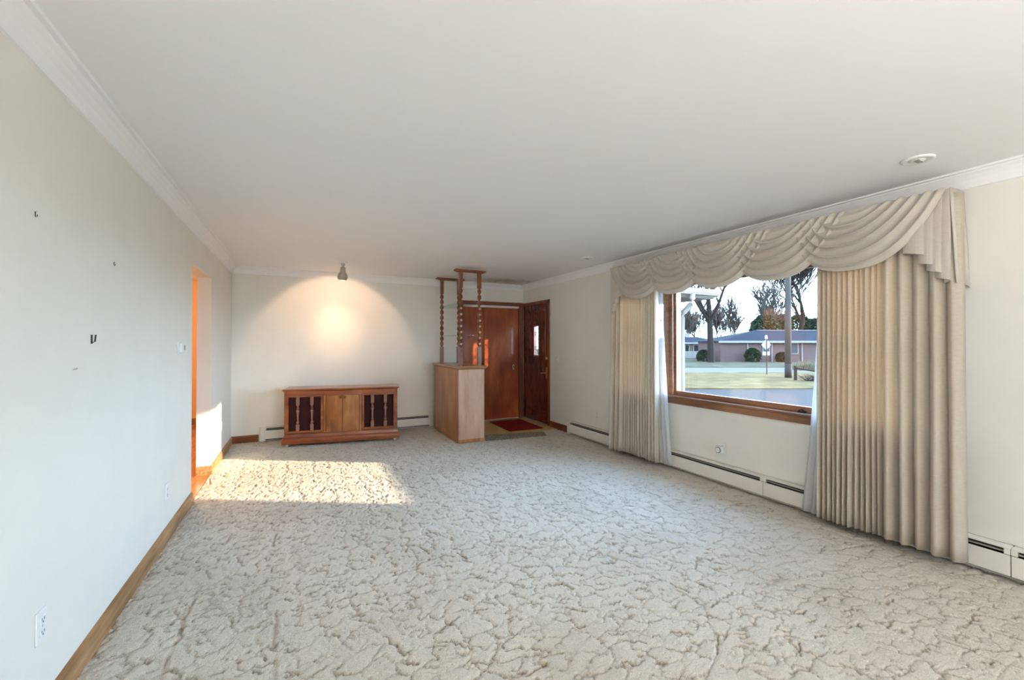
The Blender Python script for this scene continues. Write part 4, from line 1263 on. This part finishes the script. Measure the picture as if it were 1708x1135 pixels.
branch_tree('bare_tree', 'thick trunked bare tree left of the brick house', 24.3, 51.5, 20, 0.44, 11, 0.52, 4, 0.50, (5, 6), tmin=0.046, ratio=(0.45, 0.75), drop=0.5)
branch_tree('bare_tree', 'round crowned bare tree behind the brick house', 43.0, 75.0, 17.0, 0.34, 22, 0.40, 4, 0.27, (4, 5), tmin=0.062, ratio=(0.62, 0.9))
branch_tree('bare_tree', 'big forked bare tree behind the utility pole', 50.0, 74.0, 21, 0.62, 37, 0.45, 5, 0.36, (3, 4), mat_b='bark', tmin=0.065, ratio=(0.6, 0.9))
for r, d, h, sd, lb in ((36.0, 88, 12.5, 6, 'bare tree right beside the white porch downspout'), (40.5, 92, 12, 8, 'bare tree just left of the thick trunked tree'),
                        (46.5, 96, 15, 15, 'bare tree just right of the thick trunked tree'), (54.6, 104, 15.5, 16, 'bare tree above the left roof slope of the brick house'),
                        (60.5, 97, 14, 17, 'bare tree just left of the utility pole')):
    branch_tree('bare_tree', lb, r, d, h * 1.15, 0.22, sd, 0.36, 4, 0.22, (4, 4), 'twig', 'twig', tmin=0.072, ratio=(0.68, 0.98))


def leafy(name, label, cat, r, d, h, w, mat, n, seed, cone=False, leaf=0.3):
    rnd = random.Random(seed)
    t = thing(name, label, cat, tuple(G(r, d)))
    MB().tube([G(r, d), G(r, d, h * 0.6)], [w * 0.06, w * 0.03], 6).build('stem', M['bark'], t)
    mb = MB()
    for i in range(n):
        u = rnd.random() ** 0.8
        z = h * (0.04 + 0.96 * u)
        rad = w / 2 * ((1 - u) ** 0.7 if cone else math.sqrt(max(0.02, 1 - (2 * u - 0.75) ** 2 / 1.6)))
        a = rnd.uniform(0, 6.283); q = rad * math.sqrt(rnd.uniform(0.35, 1))
        c = G(r + q * math.cos(a), d + q * math.sin(a), z)
        e1 = Vector((rnd.uniform(-1, 1), rnd.uniform(-1, 1), rnd.uniform(-0.6, 1))).normalized() * leaf
        e2 = e1.cross(Vector((rnd.uniform(-1, 1), rnd.uniform(-1, 1), rnd.uniform(-1, 1)))).normalized() * leaf * 0.45
        mb.add([c - e1, c + e2, c + e1, c - e2], [(0, 1, 2, 3)])
    f_ = mb.build('foliage', mat, t)
    f_['kind'] = 'stuff'


leafy('shrub', 'rounded green shrub against the brick wall beside its window', 'shrub', 30.0, 52.6, 1.75, 1.9, M['shrub'], 900, 1, False, 0.16)
leafy('shrub', 'smaller green shrub against the brick wall behind the pole', 'shrub', 33.6, 52.6, 1.25, 1.4, M['shrub'], 600, 2, False, 0.15)
leafy('shrub', 'dark green shrub just left of the thick tree trunk', 'shrub', 25.2, 55.5, 1.5, 1.8, M['shrub'], 700, 3, False, 0.16)
leafy('evergreen_tree', 'dark green evergreen rising behind the brick roof', 'tree', 41.3, 69, 7.0, 5.2, M['conifer'], 2600, 4, False, 0.34)
leafy('evergreen_tree', 'olive evergreen just left of the utility pole', 'tree', 53.2, 84, 8.0, 6.0, M['conifer_pale'], 2200, 5, False, 0.34)
leafy('evergreen_tree', 'olive evergreen just right of the utility pole', 'tree', 61.2, 90, 8.4, 6.4, M['conifer_pale'], 2400, 6, False, 0.34)
leafy('evergreen_tree', 'dark evergreen beside the right drape edge', 'tree', 54.7, 76, 6.8, 5.0, M['conifer'], 2200, 7, False, 0.34)

# utility pole, wires, sign
up = thing('utility_pole', 'weathered wooden utility pole beyond the street', 'utility pole', tuple(G(18.72, 28.6)))
MB().tube([G(18.72, 28.6, -0.1), G(18.72, 28.6, 4), G(18.74, 28.6, 9.5)], [0.205, 0.19, 0.15], 14).build('pole', M['pole'], up, smooth=True)
MB().tube([G(18.72, 28.6, 0.0), G(18.72, 28.6, 1.0)], [0.215, 0.213], 14).build('pole_guard', M['pole_guard'], up, smooth=True)
MB().tube([G(17.5, 28.6, 9.0), G(19.9, 28.6, 9.0)], 0.06, 6).build('crossarm', M['pole'], up)
for i, (z, za, zb_, lb) in enumerate(((6.55, 7.0, 6.6, 'upper power line strung from the utility pole'), (5.95, 5.6, 6.9, 'middle power line strung from the utility pole'), (5.0, 4.6, 5.3, 'lower power line strung from the utility pole'))):
    pts = [G(18.72 - 30 * t, 28.5 + 14 * t, z + (za - z) * t - 1.2 * math.sin(math.pi * t) * 0.4) for t in np.linspace(0, 1, 12)]
    pts = list(reversed(pts)) + [G(18.72 + 22 * t, 28.5 - 2 * t, z + (zb_ - z) * t - 0.4 * math.sin(math.pi * t)) for t in np.linspace(0.05, 1, 10)]
    tag(MB().tube(pts, 0.018, 5).build('power_line', M['pole_guard']), lb, 'power line')

sg = thing('road_sign', 'diamond road sign seen from behind on a metal post', 'sign', tuple(G(18.98, 31.5)))
mbp = MB().tube([G(18.98, 31.44, 0.0), G(18.98, 31.44, 2.72)], 0.035, 8)
mbp.build('sign_post', M['pole_guard'], sg)
mbd = MB()
c = G(18.98, 31.5, 2.27)
pts = [c + SR * 0.36, c + Vector((0, 0, 0.42)), c - SR * 0.36, c - Vector((0, 0, 0.42))]
mbd.add(pts + [p + SD * 0.012 for p in pts], [(0, 1, 2, 3), (7, 6, 5, 4), (0, 4, 5, 1), (1, 5, 6, 2), (2, 6, 7, 3), (3, 7, 4, 0)])
mbd.build('diamond_plate', M['sign_white'], sg)
c = G(18.98, 31.5, 1.62)
pts = [c - SR * 0.27 - Vector((0, 0, 0.14)), c + SR * 0.27 - Vector((0, 0, 0.14)), c + SR * 0.27 + Vector((0, 0, 0.14)), c - SR * 0.27 + Vector((0, 0, 0.14))]
MB().add(pts + [p + SD * 0.012 for p in pts], [(0, 1, 2, 3), (7, 6, 5, 4), (0, 4, 5, 1), (1, 5, 6, 2), (2, 6, 7, 3), (3, 7, 4, 0)]).build('small_plate', M['sign_white'], sg)
MB().tube([G(18.98, 31.5, 2.72), G(18.98, 31.5, 2.98)], [0.10, 0.07], 8).build('post_cap', M['sign_white'], sg)

rfn = thing('rail_fence', 'dark split rail fence end near the utility pole', 'fence', tuple(G(18.2, 26.4)))
MB().tube([G(18.0, 26.8, 0.0), G(18.0, 26.8, 0.95)], [0.10, 0.09], 8).build('fence_post', M['fence_wood'], rfn)
MB().tube([G(17.95, 26.75, 0.82), G(19.4, 25.6, 0.52), G(21.5, 24.0, 0.45)], [0.06, 0.07, 0.06], 6).build('rail', M['fence_wood'], rfn)
MB().tube([G(21.5, 24.0, 0.0), G(21.5, 24.0, 0.95)], [0.10, 0.09], 8).build('fence_post', M['fence_wood'], rfn)


def tuft(name, label, r0, r1, d0, d1, h, n, mat, seed, lean):
    rnd = random.Random(seed)
    mb = MB()
    for i in range(n):
        r = rnd.uniform(r0, r1); d = rnd.uniform(d0, d1); hh = h * rnd.uniform(0.5, 1)
        p = G(r, d, 0.0); q = G(r + rnd.uniform(-lean, lean), d + rnd.uniform(-lean, lean), hh)
        mb.tube([p, p.lerp(q, 0.6), q], [0.02, 0.015, 0.006], 3)
    o = mb.build(name, mat)
    tag(o, label, 'grass', kind='stuff')


tuft('dry_grass_clump', 'clump of tall dry grass near the right drape edge', 25.0, 28.5, 36.8, 38.2, 0.9, 260, M['dry_reed'], 1, 0.25)
tuft('brush_pile', 'tangle of dry twigs under the split rail fence', 18.3, 20.2, 26.0, 26.6, 0.45, 160, M['fence_wood'], 2, 0.7)
